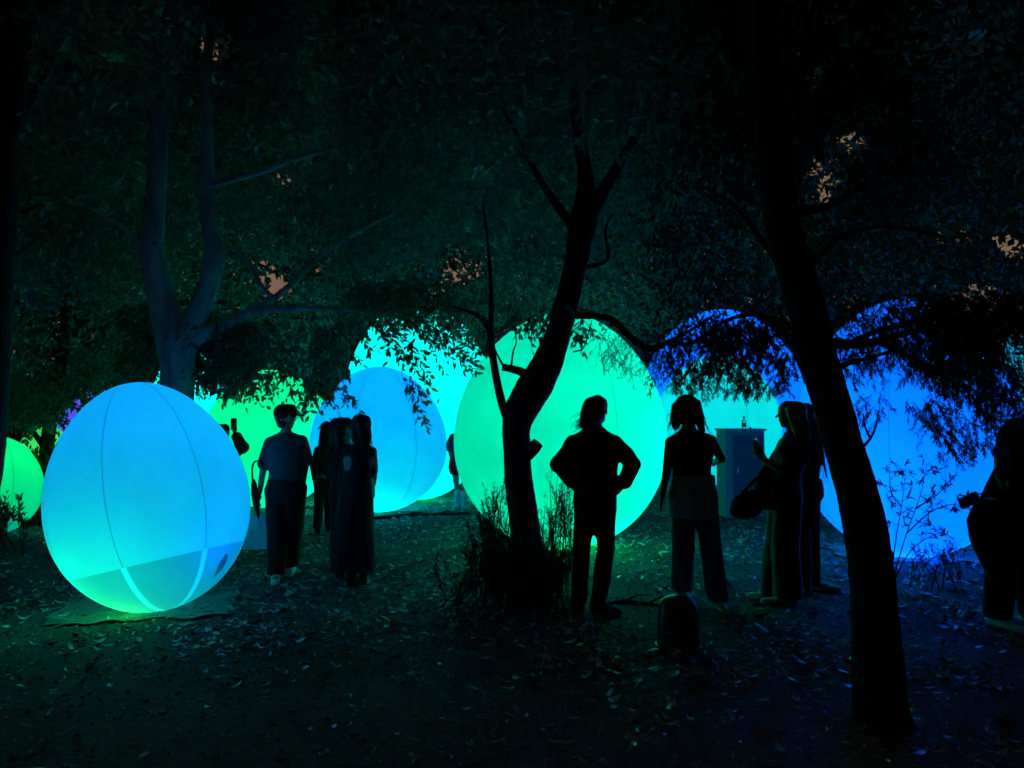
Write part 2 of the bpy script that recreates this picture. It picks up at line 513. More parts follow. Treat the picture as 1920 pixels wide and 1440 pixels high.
egg('big royal blue egg behind the right tree trunk', 1695, 1042, 2.27, 2.83,
    [(-0.1, 0, 0.5, G_(0.10, 1.0), 2.0 * K), (-0.3, -0.5, 0.35, G_(0.3, 1.0), 0.15 * K), (0.0, -0.3, 0.1, G_(0.0, 1.0), 0.35 * K), (0, 0, 0.03, G_(0.12, 1.0), 2.6 * K)], phase=math.radians(-124))
egg('light blue egg far off at the right edge, behind hanging leaves', 1915, 934, 2.4, 3.25, [(0, 0, 0.5, G_(0.6, 1.0), 1.4 * K)], detail=0.5)

# ================================================================== foliage machinery
def leaf_arrays(C, D, L, W, fold=0.25, rnd=None, curl=0.0, hex_=False):
    """vectorised leaves: C base points, D unit directions, L lengths, W widths -> verts, faces arrays"""
    n = len(C)
    r = rng.normal(size=(n, 3))
    S = np.cross(D, r); S /= (np.linalg.norm(S, axis=1)[:, None] + 1e-9)
    U = np.cross(S, D)
    L = L[:, None]; W = W[:, None]
    if not hex_:
        V = np.stack([C, C + D * L * 0.45 + S * W * 0.5 + U * W * fold, C + D * L - U * L * curl, C + D * L * 0.45 - S * W * 0.5 + U * W * fold], axis=1)
        b = (np.arange(n) * 4)[:, None]
        Fc = np.concatenate([b + np.array([[0, 1, 2]]), b + np.array([[0, 2, 3]])], axis=0)
        return V.reshape(-1, 3), Fc
    V = np.stack([C, C + D * L * 0.3 + S * W * 0.46 + U * W * fold, C + D * L * 0.68 + S * W * 0.38 + U * W * fold - U * L * curl * 0.5, C + D * L - U * L * curl,
                  C + D * L * 0.68 - S * W * 0.38 + U * W * fold - U * L * curl * 0.5, C + D * L * 0.3 - S * W * 0.46 + U * W * fold], axis=1)
    b = (np.arange(n) * 6)[:, None]
    Fc = np.concatenate([b + np.array([[0, 1, 2]]), b + np.array([[0, 2, 3]]), b + np.array([[0, 3, 4]]), b + np.array([[0, 4, 5]])], axis=0)
    return V.reshape(-1, 3), Fc

def tri_mesh(name, V, Fc):
    me = bpy.data.meshes.new(name)
    n = len(V); m = len(Fc)
    me.vertices.add(n); me.vertices.foreach_set('co', V.astype(np.float32).ravel())
    me.loops.add(m * 3); me.loops.foreach_set('vertex_index', Fc.astype(np.int32).ravel())
    me.polygons.add(m)
    me.polygons.foreach_set('loop_start', (np.arange(m) * 3).astype(np.int32))
    me.polygons.foreach_set('loop_total', np.full(m, 3, np.int32))
    me.update(calc_edges=True)
    return me

def unit(a): return a / (np.linalg.norm(a, axis=1)[:, None] + 1e-9)

# openings in the foliage where the sky shows (px, py, rx, ry, share of leaves kept)
GAPS = [(517, 530, 27, 27, 0.0), (590, 506, 12, 12, 0.15), (505, 497, 20, 9, 0.15), (402, 80, 42, 36, 0.16), (392, 147, 28, 12, 0.16), (540, 332, 24, 24, 0.14), (570, 250, 14, 22, 0.3),
        (865, 500, 42, 34, 0.28), (822, 545, 18, 16, 0.3), (1545, 330, 38, 58, 0.09), (1590, 262, 46, 26, 0.09), (1530, 142, 20, 28, 0.08), (1895, 455, 36, 30, 0.09),
        (1850, 570, 70, 40, 0.11), (1905, 585, 30, 44, 0.1), (1897, 642, 28, 36, 0.25), (1790, 430, 44, 26, 0.35), (470, 180, 10, 16, 0.3)]
def gap_keep(P):
    px, py = project_np(P)
    keep = np.ones(len(P))
    for gx, gy, rx, ry, k in GAPS:
        nzv = 0.55 * np.sin(px * 0.16 + gy) * np.cos(py * 0.19 + gx) + 0.4 * np.sin(px * 0.37 + py * 0.29) + 0.2 * np.sin(px * 0.71 - py * 0.63)
        q = ((px - gx) / (rx * 1.05)) ** 2 + ((py - gy) / (ry * 1.05)) ** 2 + nzv
        keep = np.where(q < 1.0, np.minimum(keep, k), keep)
    return rng.random(len(P)) < keep

# lower edge of the canopy, along the frame
LOW_X = [-900, -300, 0, 100, 200, 280, 360, 420, 480, 560, 600, 632, 650, 660, 700, 800, 880, 905, 950, 1000, 1090, 1150, 1200, 1240, 1300, 1360, 1420, 1480, 1560, 1640, 1720, 1780, 1850, 1920, 2300, 2800]
LOW_Y = [700, 770, 790, 765, 715, 670, 720, 715, 750, 765, 780, 785, 700, 612, 590, 610, 645, 625, 600, 602, 588, 595, 640, 640, 592, 572, 580, 588, 565, 560, 585, 640, 670, 700, 690, 690]
def low_edge(px): return np.interp(px, LOW_X, LOW_Y)

def canopy(n, x0, x1, y0, d0, d1, L, W, cluster=10, spread=0.16, droop=0.6, ragged=24, thin_top=1.0, lowoff=0.0, near=0.0, deep=0.0):
    """leaf clusters in the volume above the canopy edge"""
    m = n // cluster
    px = rng.uniform(x0, x1, m); lo = low_edge(px) + lowoff + ragged * (np.sin(px * 0.045) + np.sin(px * 0.11 + 1.7)) * 0.5 - np.abs(rng.normal(0, ragged, m))
    py = y0 + (lo - y0) * rng.random(m) ** thin_top
    w = np.clip((py - 60) / 460, 0, 1)
    da = d0 + 0.25 * (d1 - d0) * w + near * w
    d = da + (np.maximum(d1 * (0.62 + 0.38 * w), d0 + 1.0) + deep * w - da) * rng.random(m)
    P = at_np(px, py, d)
    nz = np.array([noise.noise(Vector((p[0] * 0.6, p[1] * 0.5, p[2] * 0.85))) + 0.5 * noise.noise(Vector((p[0] * 2.1, p[1] * 1.6, p[2] * 2.6))) for p in P])
    P = P[(P[:, 2] > 0.4) & (rng.random(m) < np.clip(0.10 + (nz + 0.08) * 4.0, 0.04, 1.0))]
    m = len(P)
    base = rng.normal(size=(m, 3)); base[:, 2] -= droop * 2; base = unit(base)
    sp = spread * np.repeat(P[:, 1] / 8.0, cluster)[:, None]
    C = np.repeat(P, cluster, axis=0) + rng.normal(0, 1, (m * cluster, 3)) * np.array([1, 1, 0.7]) * sp
    D = unit(np.repeat(base, cluster, axis=0) + rng.normal(0, 0.55, (m * cluster, 3)))
    k = gap_keep(C)
    C, D = C[k], D[k]
    qx, qy = project_np(C)
    k = qy < low_edge(qx) + lowoff + 26
    k &= ~((C[:, 1] < 9.0) & (qx > 235) & (qx < 430) & (qy > 190) & (qy < 730) & (rng.random(len(C)) < 0.93))
    C, D = C[k], D[k]
    nn = len(C)
    return C, D, rng.uniform(L * 0.65, L * 1.25, nn), rng.uniform(W * 0.7, W * 1.25, nn)

class Foliage:
    def __init__(s): s.V = []; s.F = []; s.n = 0; s.tw = MB()
    def put(s, C, D, L, W, fold=0.25, curl=0.05, hex_=False):
        if len(C) == 0: return
        V, Fc = leaf_arrays(C, D, L, W, fold, None, curl, hex_)
        s.V.append(V); s.F.append(Fc + s.n); s.n += len(V)
    def spray(s, p, d, length, nleaf, L, W, droop=0.5, jit=0.25, twig_r=0.003, up=0.0, hex_=True, ang=0.9, ret=False, keep=None):
        """one twig with leaves alternating along it"""
        p = np.array(p, float); d = np.array(d, float); d /= np.linalg.norm(d)
        st = 7; pts = [p.copy()]
        for k in range(st):
            d = d + np.array([0, 0, -droop / st + up / st]) + rng.normal(0, jit / st, 3); d /= np.linalg.norm(d)
            pts.append(pts[-1] + d * length / st)
        pts = np.array(pts)
        s.tw.tube([Vector(q) for q in pts], [twig_r * (1 - 0.7 * i / st) for i in range(st + 1)], 3)
        t = np.sort(rng.uniform(0.08, 1.0, nleaf)) * st
        i = np.minimum(t.astype(int), st - 1); fr = (t - i)[:, None]
        C = pts[i] * (1 - fr) + pts[i + 1] * fr
        T = unit(pts[i + 1] - pts[i])
        side = rng.normal(size=(nleaf, 3)); side -= T * np.sum(side * T, axis=1)[:, None]; side = unit(side)
        D = unit(T * math.cos(ang) + side * math.sin(ang) + np.array([0, 0, -0.25 + up * 0.4]))
        Ls = rng.uniform(L * 0.7, L * 1.2, nleaf); Ws = rng.uniform(W * 0.75, W * 1.2, nleaf)
        if ret: return C, D, Ls, Ws
        s.put(C, D, Ls, Ws, 0.15, 0.08, hex_)
    def build(s, crown_name, mat, parent, twig_name='twigs'):
        V = np.concatenate(s.V); Fc = np.concatenate(s.F)
        o = link(crown_name, tri_mesh(crown_name, V, Fc), mat, parent, smooth=False)
        o['kind'] = 'stuff'
        if s.tw.v:
            t = link(twig_name, s.tw.mesh(twig_name), M['twig'], parent, smooth=True)
            t['kind'] = 'stuff'
        return o

def limb(pts, per=7, n=14, rough=0.10, seed=0.0, base_flare=False):
    """bark tube along pixel way-points (px, py, depth, width px)"""
    q = catmull(pts, per)
    P = [at(a[0], a[1], a[2]) for a in q]
    R = [max(0.003, a[3] * a[2] / F / 2) for a in q]
    mb = MB(); mb.tube(P, R, n)
    v = []
    for idx, p in enumerate(mb.v):
        k = idx // n; c = P[k]; pv = Vector(p)
        w = noise.noise(Vector((pv.x * 7 + seed, pv.y * 7, pv.z * 2.2))) + 0.6 * noise.noise(Vector((pv.x * 22 + seed, pv.y * 22, pv.z * 6))) + 0.45 * noise.noise(Vector((pv.x * 50, pv.y * 50 + seed, pv.z * 22)))
        v.append(c + (pv - c) * (1 + rough * w))
    mb.v = [tuple(a) for a in v]
    return mb

def tree_root(label, px, py, d, group=None, cat='tree', name='park_tree'):
    p = at(px, py, d)
    return empty(name, (p.x, p.y, gz(p.x, p.y)), label, cat, group)

def child_to(o, root):
    """keep world placement under a root that is only translated"""
    o.parent = root; o.matrix_parent_inverse = Matrix.Translation(-Vector(root.location))
    return o

TG = 'trees standing among the glowing eggs'
# ------------------------------------------------------------------ left tree
t1 = tree_root('forked grey tree with a pale smooth trunk behind the near blue egg', 335, 1038, 8.6, TG)
d1 = 8.6
child_to(link('trunk', limb([(335, 1050, d1, 84), (333, 950, d1, 72), (332, 850, d1, 66), (331, 740, d1, 62), (333, 690, d1, 62), (331, 650, d1, 72), (318, 610, d1, 62), (303, 560, d1, 50),
    (290, 500, d1, 44), (284, 465, d1, 44), (291, 380, d1, 38), (299, 250, d1, 33), (306, 120, d1, 28), (322, 0, d1, 24), (330, -160, d1, 18)], rough=0.05).mesh('trunk'), M['bark_left']), t1)
for pts in ([(338, 668, d1, 56), (352, 630, d1 - .03, 46), (370, 590, d1 - .05, 42), (392, 530, d1 - .1, 38), (402, 482, d1 - .1, 38), (393, 420, d1 - .1, 30), (388, 300, d1, 25), (386, 160, d1, 21), (395, 60, d1, 17), (420, -80, d1, 14)],
            [(345, 650, d1, 34), (400, 618, d1 - .1, 26), (440, 600, d1 - .2, 20), (480, 584, d1 - .3, 17), (560, 578, d1 - .4, 12), (640, 580, d1 - .4, 8), (700, 586, d1 - .4, 4)],
            [(470, 588, d1 - .3, 15), (520, 555, d1 - .3, 13), (560, 520, d1 - .2, 11), (600, 480, d1 - .1, 9), (680, 430, d1, 6), (740, 400, d1, 4)],
            [(512, 560, d1 - .3, 10), (490, 535, d1 - .3, 9), (470, 500, d1 - .2, 8), (450, 475, d1 - .2, 8), (405, 452, d1 - .1, 8)],
            [(388, 350, d1, 14), (440, 335, d1 - .3, 13), (500, 318, d1 - .5, 13), (545, 300, d1 - .5, 10), (620, 280, d1 - .5, 7), (700, 250, d1 - .5, 4)],
            [(286, 470, d1, 18), (262, 476, d1, 16), (245, 440, d1, 10), (190, 400, d1, 8), (120, 370, d1, 5)]):
    child_to(link('branch', limb(pts, rough=0.06, seed=pts[0][0]).mesh('branch'), M['bark_left']), t1)
f1 = Foliage()
f1.put(*canopy(98000, -260, 720, -330, 8.0, 12.0, 0.11, 0.052, 10, 0.17, near=1.0, deep=4.0), hex_=False)
f1.put(*canopy(9000, 340, 660, 600, 7.8, 9.6, 0.085, 0.04, 8, 0.12, ragged=14), hex_=True)
# drooping curtain in front of the green egg
for i in range(150):
    px = rng.uniform(385, 650); py = rng.uniform(590, 720)
    if px > 560: py = rng.uniform(600, 745)
    if px < 450: py = rng.uniform(590, 735)
    p = at(px, py, rng.uniform(7.9, 9.2))
    f1.spray(p, (rng.normal(0, 0.6), rng.normal(0, 0.4), -0.4), rng.uniform(0.18, 0.36), 11, 0.075, 0.033, droop=0.8)
for i in range(150):
    px = rng.uniform(355, 480); py = rng.uniform(600, 715)
    f1.spray(at(px, py, rng.uniform(8.8, 9.6)), (rng.normal(0, 0.6), rng.normal(0, 0.4), -0.4), rng.uniform(0.18, 0.36), 11, 0.075, 0.033, droop=0.8)
for i in range(170):
    px = rng.uniform(225, 310); py = rng.uniform(560, 690)
    f1.spray(at(px, py, rng.uniform(9.0, 9.8)), (rng.normal(0, 0.6), rng.normal(0, 0.4), -0.4), rng.uniform(0.18, 0.36), 11, 0.075, 0.033, droop=0.8)
for i in range(60):
    px = rng.uniform(590, 650); py = rng.uniform(600, 735)
    f1.spray(at(px, py, rng.uniform(7.9, 8.6)), (rng.normal(0, 0.5), rng.normal(0, 0.4), -0.5), rng.uniform(0.16, 0.3), 10, 0.07, 0.03, droop=0.8)
# leaves seen one by one against the blue and turquoise eggs
LC = []
for (ax, ay, bx, by, n) in ((650, 590, 690, 640, 8), (680, 585, 760, 650, 13), (700, 600, 800, 680, 12), (735, 640, 800, 720, 11), (755, 700, 790, 770, 8), (760, 600, 860, 660, 11), (810, 630, 890, 690, 10),
                            (680, 640, 730, 640, 3), (640, 600, 650, 640, 5), (730, 580, 800, 615, 8)):
    for k in range(n):
        t = rng.random()
        p = at(ax + (bx - ax) * t + rng.normal(0, 9), ay + (by - ay) * t + rng.normal(0, 7), 7.9 + rng.normal(0, 0.12))
        dv = np.array([(bx - ax) * 1.0, rng.normal(0, 25), -(by - ay) * 1.0]) / 100 + rng.normal(0, 0.35, 3)
        LC.append(f1.spray(p, dv, rng.uniform(0.16, 0.34), 9, 0.075, 0.033, droop=0.5, ret=True, twig_r=0.0022))
CC, DD, LL, WW = [np.concatenate([q[k] for q in LC]) for k in range(4)]
order = rng.permutation(len(CC)); one, rest = order[:300], order[300:]
f1.put(CC[rest], DD[rest], LL[rest], WW[rest], 0.15, 0.08, True)
child_to(f1.build('crown', M['broad'], t1), t1)
for o in list(t1.children): child_to(o, t1)
V6, F6 = leaf_arrays(np.zeros((1, 3)), np.array([[0.0, 0.0, 1.0]]), np.array([1.0]), np.array([0.44]), 0.14, None, 0.08, True)
leaf_me = tri_mesh('leaf', V6, F6); leaf_me.materials.append(M['broad'])
for i in one:
    o = bpy.data.objects.new('leaf', leaf_me); COL.objects.link(o)
    q = Vector(DD[i]).to_track_quat('Z', 'Y') @ Quaternion((0, 0, 1), rng.uniform(0, 2 * PI))
    o.rotation_mode = 'QUATERNION'; o.rotation_quaternion = q
    o.scale = (LL[i], LL[i], LL[i])
    o.location = Vector(CC[i]) - Vector(t1.location)
    o.parent = t1

# ------------------------------------------------------------------ centre tree
d2 = 6.6
t2 = tree_root('dark leaning tree in the centre with a thin side stem and a sawn stub', 992, 1120, d2, TG)
child_to(link('trunk', limb([(994, 1140, d2, 88), (992, 1090, d2, 68), (988, 1030, d2, 60), (980, 960, d2, 57), (973, 900, d2, 53), (969, 840, d2, 52), (968, 800, d2, 54), (979, 765, d2, 64), (1004, 725, d2, 66), (1027, 680, d2, 55), (1046, 630, d2, 48),
    (1062, 570, d2, 45), (1076, 510, d2, 44), (1086, 455, d2, 48), (1093, 415, d2, 54), (1098, 380, d2, 44), (1096, 320, d2, 28), (1078, 200, d2, 21), (1062, 50, d2, 15), (1050, -120, d2, 10)], rough=0.085, n=26, per=12).mesh('trunk'), M['bark']), t2)
BR2 = ([(1086, 440, d2, 28), (1062, 408, d2 - .05, 19), (1035, 372, d2 - .1, 15), (1008, 330, d2 - .1, 12), (985, 280, d2 - .1, 9), (940, 200, d2 - .1, 6)],
       [(1098, 412, d2, 36), (1125, 368, d2, 27), (1165, 300, d2, 20), (1215, 210, d2, 15), (1260, 90, d2, 11), (1300, -60, d2, 8)],
       [(966, 800, d2, 26), (948, 775, d2, 18), (936, 735, d2, 15), (926, 680, d2, 14), (920, 630, d2, 13), (921, 570, d2, 9), (917, 480, d2, 6), (905, 380, d2, 4)],
       [(920, 628, d2, 11), (908, 604, d2, 9), (888, 588, d2, 7), (850, 576, d2, 4)],
       [(1062, 588, d2, 18), (1090, 592, d2 - .02, 13), (1120, 593, d2 - .05, 11), (1148, 600, d2 - .1, 12), (1172, 622, d2 - .1, 13), (1202, 648, d2 - .1, 14), (1228, 654, d2 - .1, 12), (1258, 640, d2 - .1, 10), (1290, 646, d2 - .1, 9), (1330, 625, d2 - .1, 5)],
       [(1250, 642, d2 - .1, 8), (1290, 622, d2 - .1, 6), (1340, 590, d2 - .1, 4)],
       [(1100, 500, d2, 10), (1125, 495, d2, 8), (1140, 480, d2, 7), (1135, 430, d2, 5), (1150, 400, d2, 4)])
for pts in BR2:
    child_to(link('branch', limb(pts, rough=0.08, seed=pts[0][0]).mesh('branch'), M['bark']), t2)
mbs = limb([(1012, 712, d2, 20), (990, 703, d2 - .03, 17), (968, 694, d2 - .05, 15), (942, 688, d2 - .06, 14)], rough=0.16)
child_to(link('stub', mbs.mesh('stub'), M['bark']), t2)
mbs = limb([(975, 866, d2 - .08, 30), (990, 850, d2 - .12, 28), (1002, 838, d2 - .14, 25), (1009, 830, d2 - .15, 22)], rough=0.12)
child_to(link('stub', mbs.mesh('stub'), M['bark']), t2)
for pts in ([(958, 692, d2 - .05, 5), (962, 660, d2 - .05, 4), (968, 640, d2 - .05, 3), (963, 610, d2 - .05, 2)], [(946, 690, d2 - .05, 5), (934, 668, d2, 3.5), (926, 650, d2, 2.5)], [(1075, 660, d2, 4), (1095, 650, d2, 3), (1110, 600, d2, 2)]):
    child_to(link('twig', limb(pts, n=6).mesh('twig'), M['bark']), t2)
f2 = Foliage()
f2.put(*canopy(96000, 640, 1280, -330, 5.6, 11.5, 0.10, 0.046, 10, 0.16, near=2.0, deep=4.5), hex_=False)
f2.put(*canopy(2200, 930, 1360, -120, 5.3, 6.4, 0.09, 0.042, 8, 0.16, lowoff=-265), hex_=True)
f2.put(*canopy(4600, 640, 930, 560, 7.6, 9.6, 0.075, 0.034, 8, 0.13, ragged=34), hex_=True)
f2.put(*canopy(1600, 900, 1240, 565, 6.9, 8.4, 0.075, 0.032, 8, 0.13, ragged=34), hex_=True)
f2.put(*canopy(2600, 700, 1300, -200, 3.2, 4.6, 0.085, 0.04, 8, 0.22, lowoff=-330), hex_=True)
for (cx_, cy_, rx, ry, n) in ((1020, 610, 55, 32, 26), (1085, 625, 16, 26, 9), (1075, 600, 25, 20, 8), (960, 600, 40, 25, 14), (890, 640, 30, 30, 9)):
    for i in range(n):
        f2.spray(at(cx_ + rng.normal(0, rx * .6), cy_ - 15 + rng.normal(0, ry * .55), d2 + rng.normal(0.2, 0.2)), (rng.normal(0, 0.7), rng.normal(0, 0.3), -0.4), rng.uniform(0.1, 0.2), 8, 0.07, 0.028, droop=0.7)
for i in range(110):      # feathery sprays right of the trunk
    px = rng.uniform(1120, 1240); py = rng.uniform(590, 690) if px > 1170 else rng.uniform(620, 680)
    f2.spray(at(px, py, d2 + rng.normal(0.3, 0.25)), (rng.normal(0, 0.6), rng.normal(0, 0.3), -0.5), rng.uniform(0.1, 0.22), 16, 0.035, 0.006, droop=0.5, twig_r=0.0013, hex_=False, ang=0.7)
child_to(f2.build('crown', M['broad'], t2), t2)
for o in list(t2.children): child_to(o, t2)

# ------------------------------------------------------------------ right tree
d3 = 4.05
t3 = tree_root('nearest black tree trunk leaning left on the right, feathery drooping foliage', 1648, 1330, d3, TG)
child_to(link('trunk', limb([(1652, 1352, d3, 106), (1649, 1310, d3, 94), (1646, 1240, d3, 90), (1641, 1170, d3, 84), (1635, 1100, d3, 79), (1623, 1000, d3, 76), (1606, 920, d3, 72), (1586, 850, d3, 70), (1566, 780, d3, 68), (1543, 700, d3, 68), (1521, 620, d3, 68),
    (1500, 535, d3, 68), (1471, 437, d3, 67), (1459, 364, d3, 63), (1450, 280, d3, 60), (1440, 180, d3, 56), (1430, 60, d3, 50), (1425, -150, d3, 40)], rough=0.075, n=30, per=14).mesh('trunk'), M['bark']), t3)
for pts in ([(1525, 640, d3, 34), (1560, 644, d3 + .1, 22), (1610, 645, d3 + .3, 17), (1660, 636, d3 + .5, 13), (1710, 622, d3 + .7, 11), (1790, 612, d3 + 1, 8), (1870, 604, d3 + 1.2, 5)],
            [(1590, 645, d3 + .3, 12), (1640, 622, d3 + .5, 10), (1690, 612, d3 + .7, 9), (1750, 596, d3 + .9, 6), (1800, 570, d3 + 1, 4)],
            [(1640, 640, d3 + .5, 10), (1700, 665, d3 + .6, 9), (1760, 700, d3 + .7, 8), (1810, 730, d3 + .8, 6), (1850, 780, d3 + .8, 4)],
            [(1480, 398, d3, 30), (1520, 395, d3 + .1, 20), (1560, 383, d3 + .2, 15), (1620, 345, d3 + .4, 11), (1720, 280, d3 + .6, 8), (1800, 180, d3 + .8, 5)],
            [(1512, 500, d3, 22), (1545, 470, d3 + .1, 14), (1585, 440, d3 + .3, 11), (1660, 425, d3 + .5, 8), (1760, 440, d3 + .8, 6)],
            [(1500, 620, d3, 16), (1460, 602, d3 + .3, 11), (1410, 590, d3 + .6, 9), (1360, 602, d3 + .9, 7), (1300, 640, d3 + 1.1, 5), (1255, 648, d3 + 1.2, 3)],
            [(1470, 500, d3, 14), (1420, 440, d3 + .3, 12), (1380, 390, d3 + .6, 9), (1320, 350, d3 + .9, 6)],
            [(1560, 690, d3, 10), (1640, 668, d3 + .4, 7), (1700, 650, d3 + .6, 5)]):
    child_to(link('branch', limb(pts, rough=0.09, seed=pts[0][0]).mesh('branch'), M['bark']), t3)
mbs = limb([(1645, 1050, d3, 30), (1662, 1038, d3 - .02, 24), (1672, 1032, d3 - .03, 18)], rough=0.14)
child_to(link('stub', mbs.mesh('stub'), M['bark']), t3)
mbs = limb([(1595, 850, d3, 30), (1612, 842, d3 - .02, 22), (1621, 838, d3 - .03, 14)], rough=0.14)
child_to(link('stub', mbs.mesh('stub'), M['bark']), t3)
for pts in ([(1618, 838, d3, 7), (1632, 822, d3, 5), (1642, 800, d3, 4), (1648, 770, d3, 2.5)], [(1632, 822, d3, 5), (1622, 800, d3, 3.5), (1618, 775, d3, 2.5)]):
    child_to(link('twig', limb(pts, n=6).mesh('twig'), M['bark']), t3)
f3 = Foliage()
f3.put(*canopy(82000, 1200, 2260, -330, 4.6, 11.0, 0.10, 0.036, 10, 0.15, near=1.0, deep=4.0), hex_=False)
f3.put(*canopy(40000, 1220, 2200, 120, 4.2, 7.5, 0.075, 0.02, 12, 0.12), hex_=False)
def feathery(n, xr, yr, dr, ln, dirx, dense=22, cond=None):
    k = 0
    while k < n:
        px, py = rng.uniform(*xr), rng.uniform(*yr)
        if cond is not None and not cond(px, py): continue
        if ((px - 1895) / 32) ** 2 + ((py - 640) / 40) ** 2 < 1 and rng.random() < 0.8: continue
        k += 1
        f3.spray(at(px, py, rng.uniform(*dr)), (dirx + rng.normal(0, 0.45), rng.normal(0, 0.4), -0.5), rng.uniform(ln * .6, ln * 1.3), int(dense * 1.2), 0.038, 0.0068, droop=0.5, twig_r=0.0016, hex_=False, ang=0.65)
feathery(330, (1225, 1490), (565, 690), (4.6, 5.8), 0.16, 0.0, cond=lambda x, y: y > 560 + 0.0018 * (x - 1370) ** 2 * 2 and rng.random() < (1.0 if 590 < y < 660 else 0.5))
feathery(150, (1320, 1450), (590, 640), (4.6, 5.6), 0.14, 0.0)
feathery(170, (1260, 1480), (660, 725), (4.8, 5.8), 0.12, 0.0)
feathery(190, (1550, 1760), (555, 690), (4.3, 5.2), 0.16, 0.3)
feathery(760, (1640, 1930), (540, 820), (4.3, 5.6), 0.20, 0.35, cond=lambda x, y: y < 600 + (x - 1600) * 0.75)
feathery(480, (1730, 1930), (540, 690), (4.3, 5.6), 0.2, 0.3)
feathery(80, (1700, 1850), (740, 840), (4.5, 5.2), 0.15, 0.3, cond=lambda x, y: abs(y - (700 + (x - 1680) * .95)) < 40)
feathery(16, (1590, 1660), (720, 770), (4.2, 4.6), 0.12, 0.1, dense=14)
child_to(f3.build('crown', M['fine'], t3), t3)
for o in list(t3.children): child_to(o, t3)

# ------------------------------------------------------------------ left edge trunk and mid-left tree
d4 = 4.9
t4 = tree_root('black tree trunk at the far left edge of the view', -110, 1230, d4, TG)
child_to(link('trunk', limb([(-110, 1245, d4, 150), (-92, 1100, d4, 105), (-75, 980, d4, 98), (-52, 900, d4, 96), (-40, 820, d4, 90), (-30, 700, d4, 84), (-18, 500, d4, 80), (-5, 300, d4, 76), (15, 100, d4, 72), (30, -150, d4, 62)], rough=0.06, n=18).mesh('trunk'), M['bark']), t4)
for pts in ([(0, 300, d4, 34), (40, 210, d4 + .2, 24), (90, 120, d4 + .4, 15), (140, 20, d4 + .6, 9)], [(-18, 540, d4, 20), (10, 500, d4 + .3, 13), (40, 470, d4 + .7, 8), (70, 450, d4 + 1, 4)]):
    child_to(link('branch', limb(pts, seed=pts[0][0]).mesh('branch'), M['bark']), t4)
f4 = Foliage()
f4.put(*canopy(12000, -420, 330, -330, 4.6, 7.2, 0.10, 0.045, 10, 0.16, lowoff=-190), hex_=False)
child_to(f4.build('crown', M['broad'], t4), t4)
for o in list(t4.children): child_to(o, t4)

d5 = 11.6
t5 = tree_root('bushy dark tree with low leaves between the two left eggs', 96, 970, d5, TG)
child_to(link('trunk', limb([(96, 975, d5, 34), (92, 900, d5, 26), (88, 840, d5, 24), (100, 760, d5, 22), (120, 650, d5, 20), (130, 500, d5, 16), (150, 300, d5, 10)], rough=0.1).mesh('trunk'), M['bark']), t5)
child_to(link('branch', limb([(90, 850, d5, 14), (70, 820, d5, 10), (45, 800, d5, 7), (20, 790, d5, 4)], rough=0.1).mesh('branch'), M['bark']), t5)
f5 = Foliage()
f5.put(*canopy(24000, -320, 285, 300, 10.3, 12.8, 0.10, 0.05, 10, 0.18, ragged=20), hex_=False)
for i in range(230):
    px = rng.uniform(-40, 225); py = rng.uniform(690, 795) - max(0, px - 60) * 0.42
    f5.spray(at(px, py, rng.uniform(10.6, 12.2)), (rng.normal(0, 0.6), rng.normal(0, 0.4), -0.3), rng.uniform(0.2, 0.4), 10, 0.10, 0.045, droop=0.7)
child_to(f5.build('crown', M['broad'], t5), t5)
for o in list(t5.children): child_to(o, t5)

# ------------------------------------------------------------------ far wood, one dark mass, and leaf masses added to block the sky
def mass(name, label, n, cl, box, spread, L, W, cut=None):
    """leaf mass filling a box, for the far wood and the sky blockers; far too many leaves to count"""
    (xa, xb), (ya, yb), (za, zb) = box
    P = np.stack([rng.uniform(xa, xb, n), rng.uniform(ya, yb, n), rng.uniform(za, zb, n)], axis=1)
    if cut is not None: P = P[cut(P)]
    C = np.repeat(P, cl, axis=0) + rng.normal(0, 1, (len(P) * cl, 3)) * spread
    D = rng.normal(size=(len(C), 3)); D[:, 2] -= 0.8; D = unit(D)
    k = gap_keep(C) & (C[:, 2] > 0.0)
    C, D = C[k], D[k]
    V, Fc = leaf_arrays(C, D, rng.uniform(L * .7, L * 1.25, len(C)), rng.uniform(W * .7, W * 1.25, len(C)), 0.2)
    o = link(name, tri_mesh(name, V, Fc), M['wood'], None, smooth=False)
    tag(o, label, 'woodland', None, 'stuff')
mass('far_woodland', 'dark mass of leaves of the far wood behind the eggs', 42000, 9, ((-38, 38), (25.5, 33), (0.1, 21)), 0.5, 0.36, 0.2)
mass('sky_blocker_overhead', 'added mass of leaves overhead that blocks the sky light', 30000, 6, ((-34, 34), (-22, 26), (7.4, 11.5)), 0.5, 0.55, 0.3)  # added overhead to keep warm sky light off ground and trunks
mass('sky_blocker_rear', 'unseen mass of leaves behind the camera that blocks the sky light', 16000, 6, ((-34, 34), (-22, -9), (0.2, 9)), 0.5, 0.6, 0.34)  # unseen leaves behind the camera, added to shut out sky light
mass('sky_blocker_sides', 'added masses of leaves at both sides that block the sky light', 22000, 6, ((-34, 34), (-9, 26), (0.2, 9)), 0.5, 0.5, 0.3, cut=lambda P: np.abs(P[:, 0]) > 17 + 0.25 * np.maximum(0, P[:, 1] - 14))  # leaves added at the sides to stop sky light leaking in

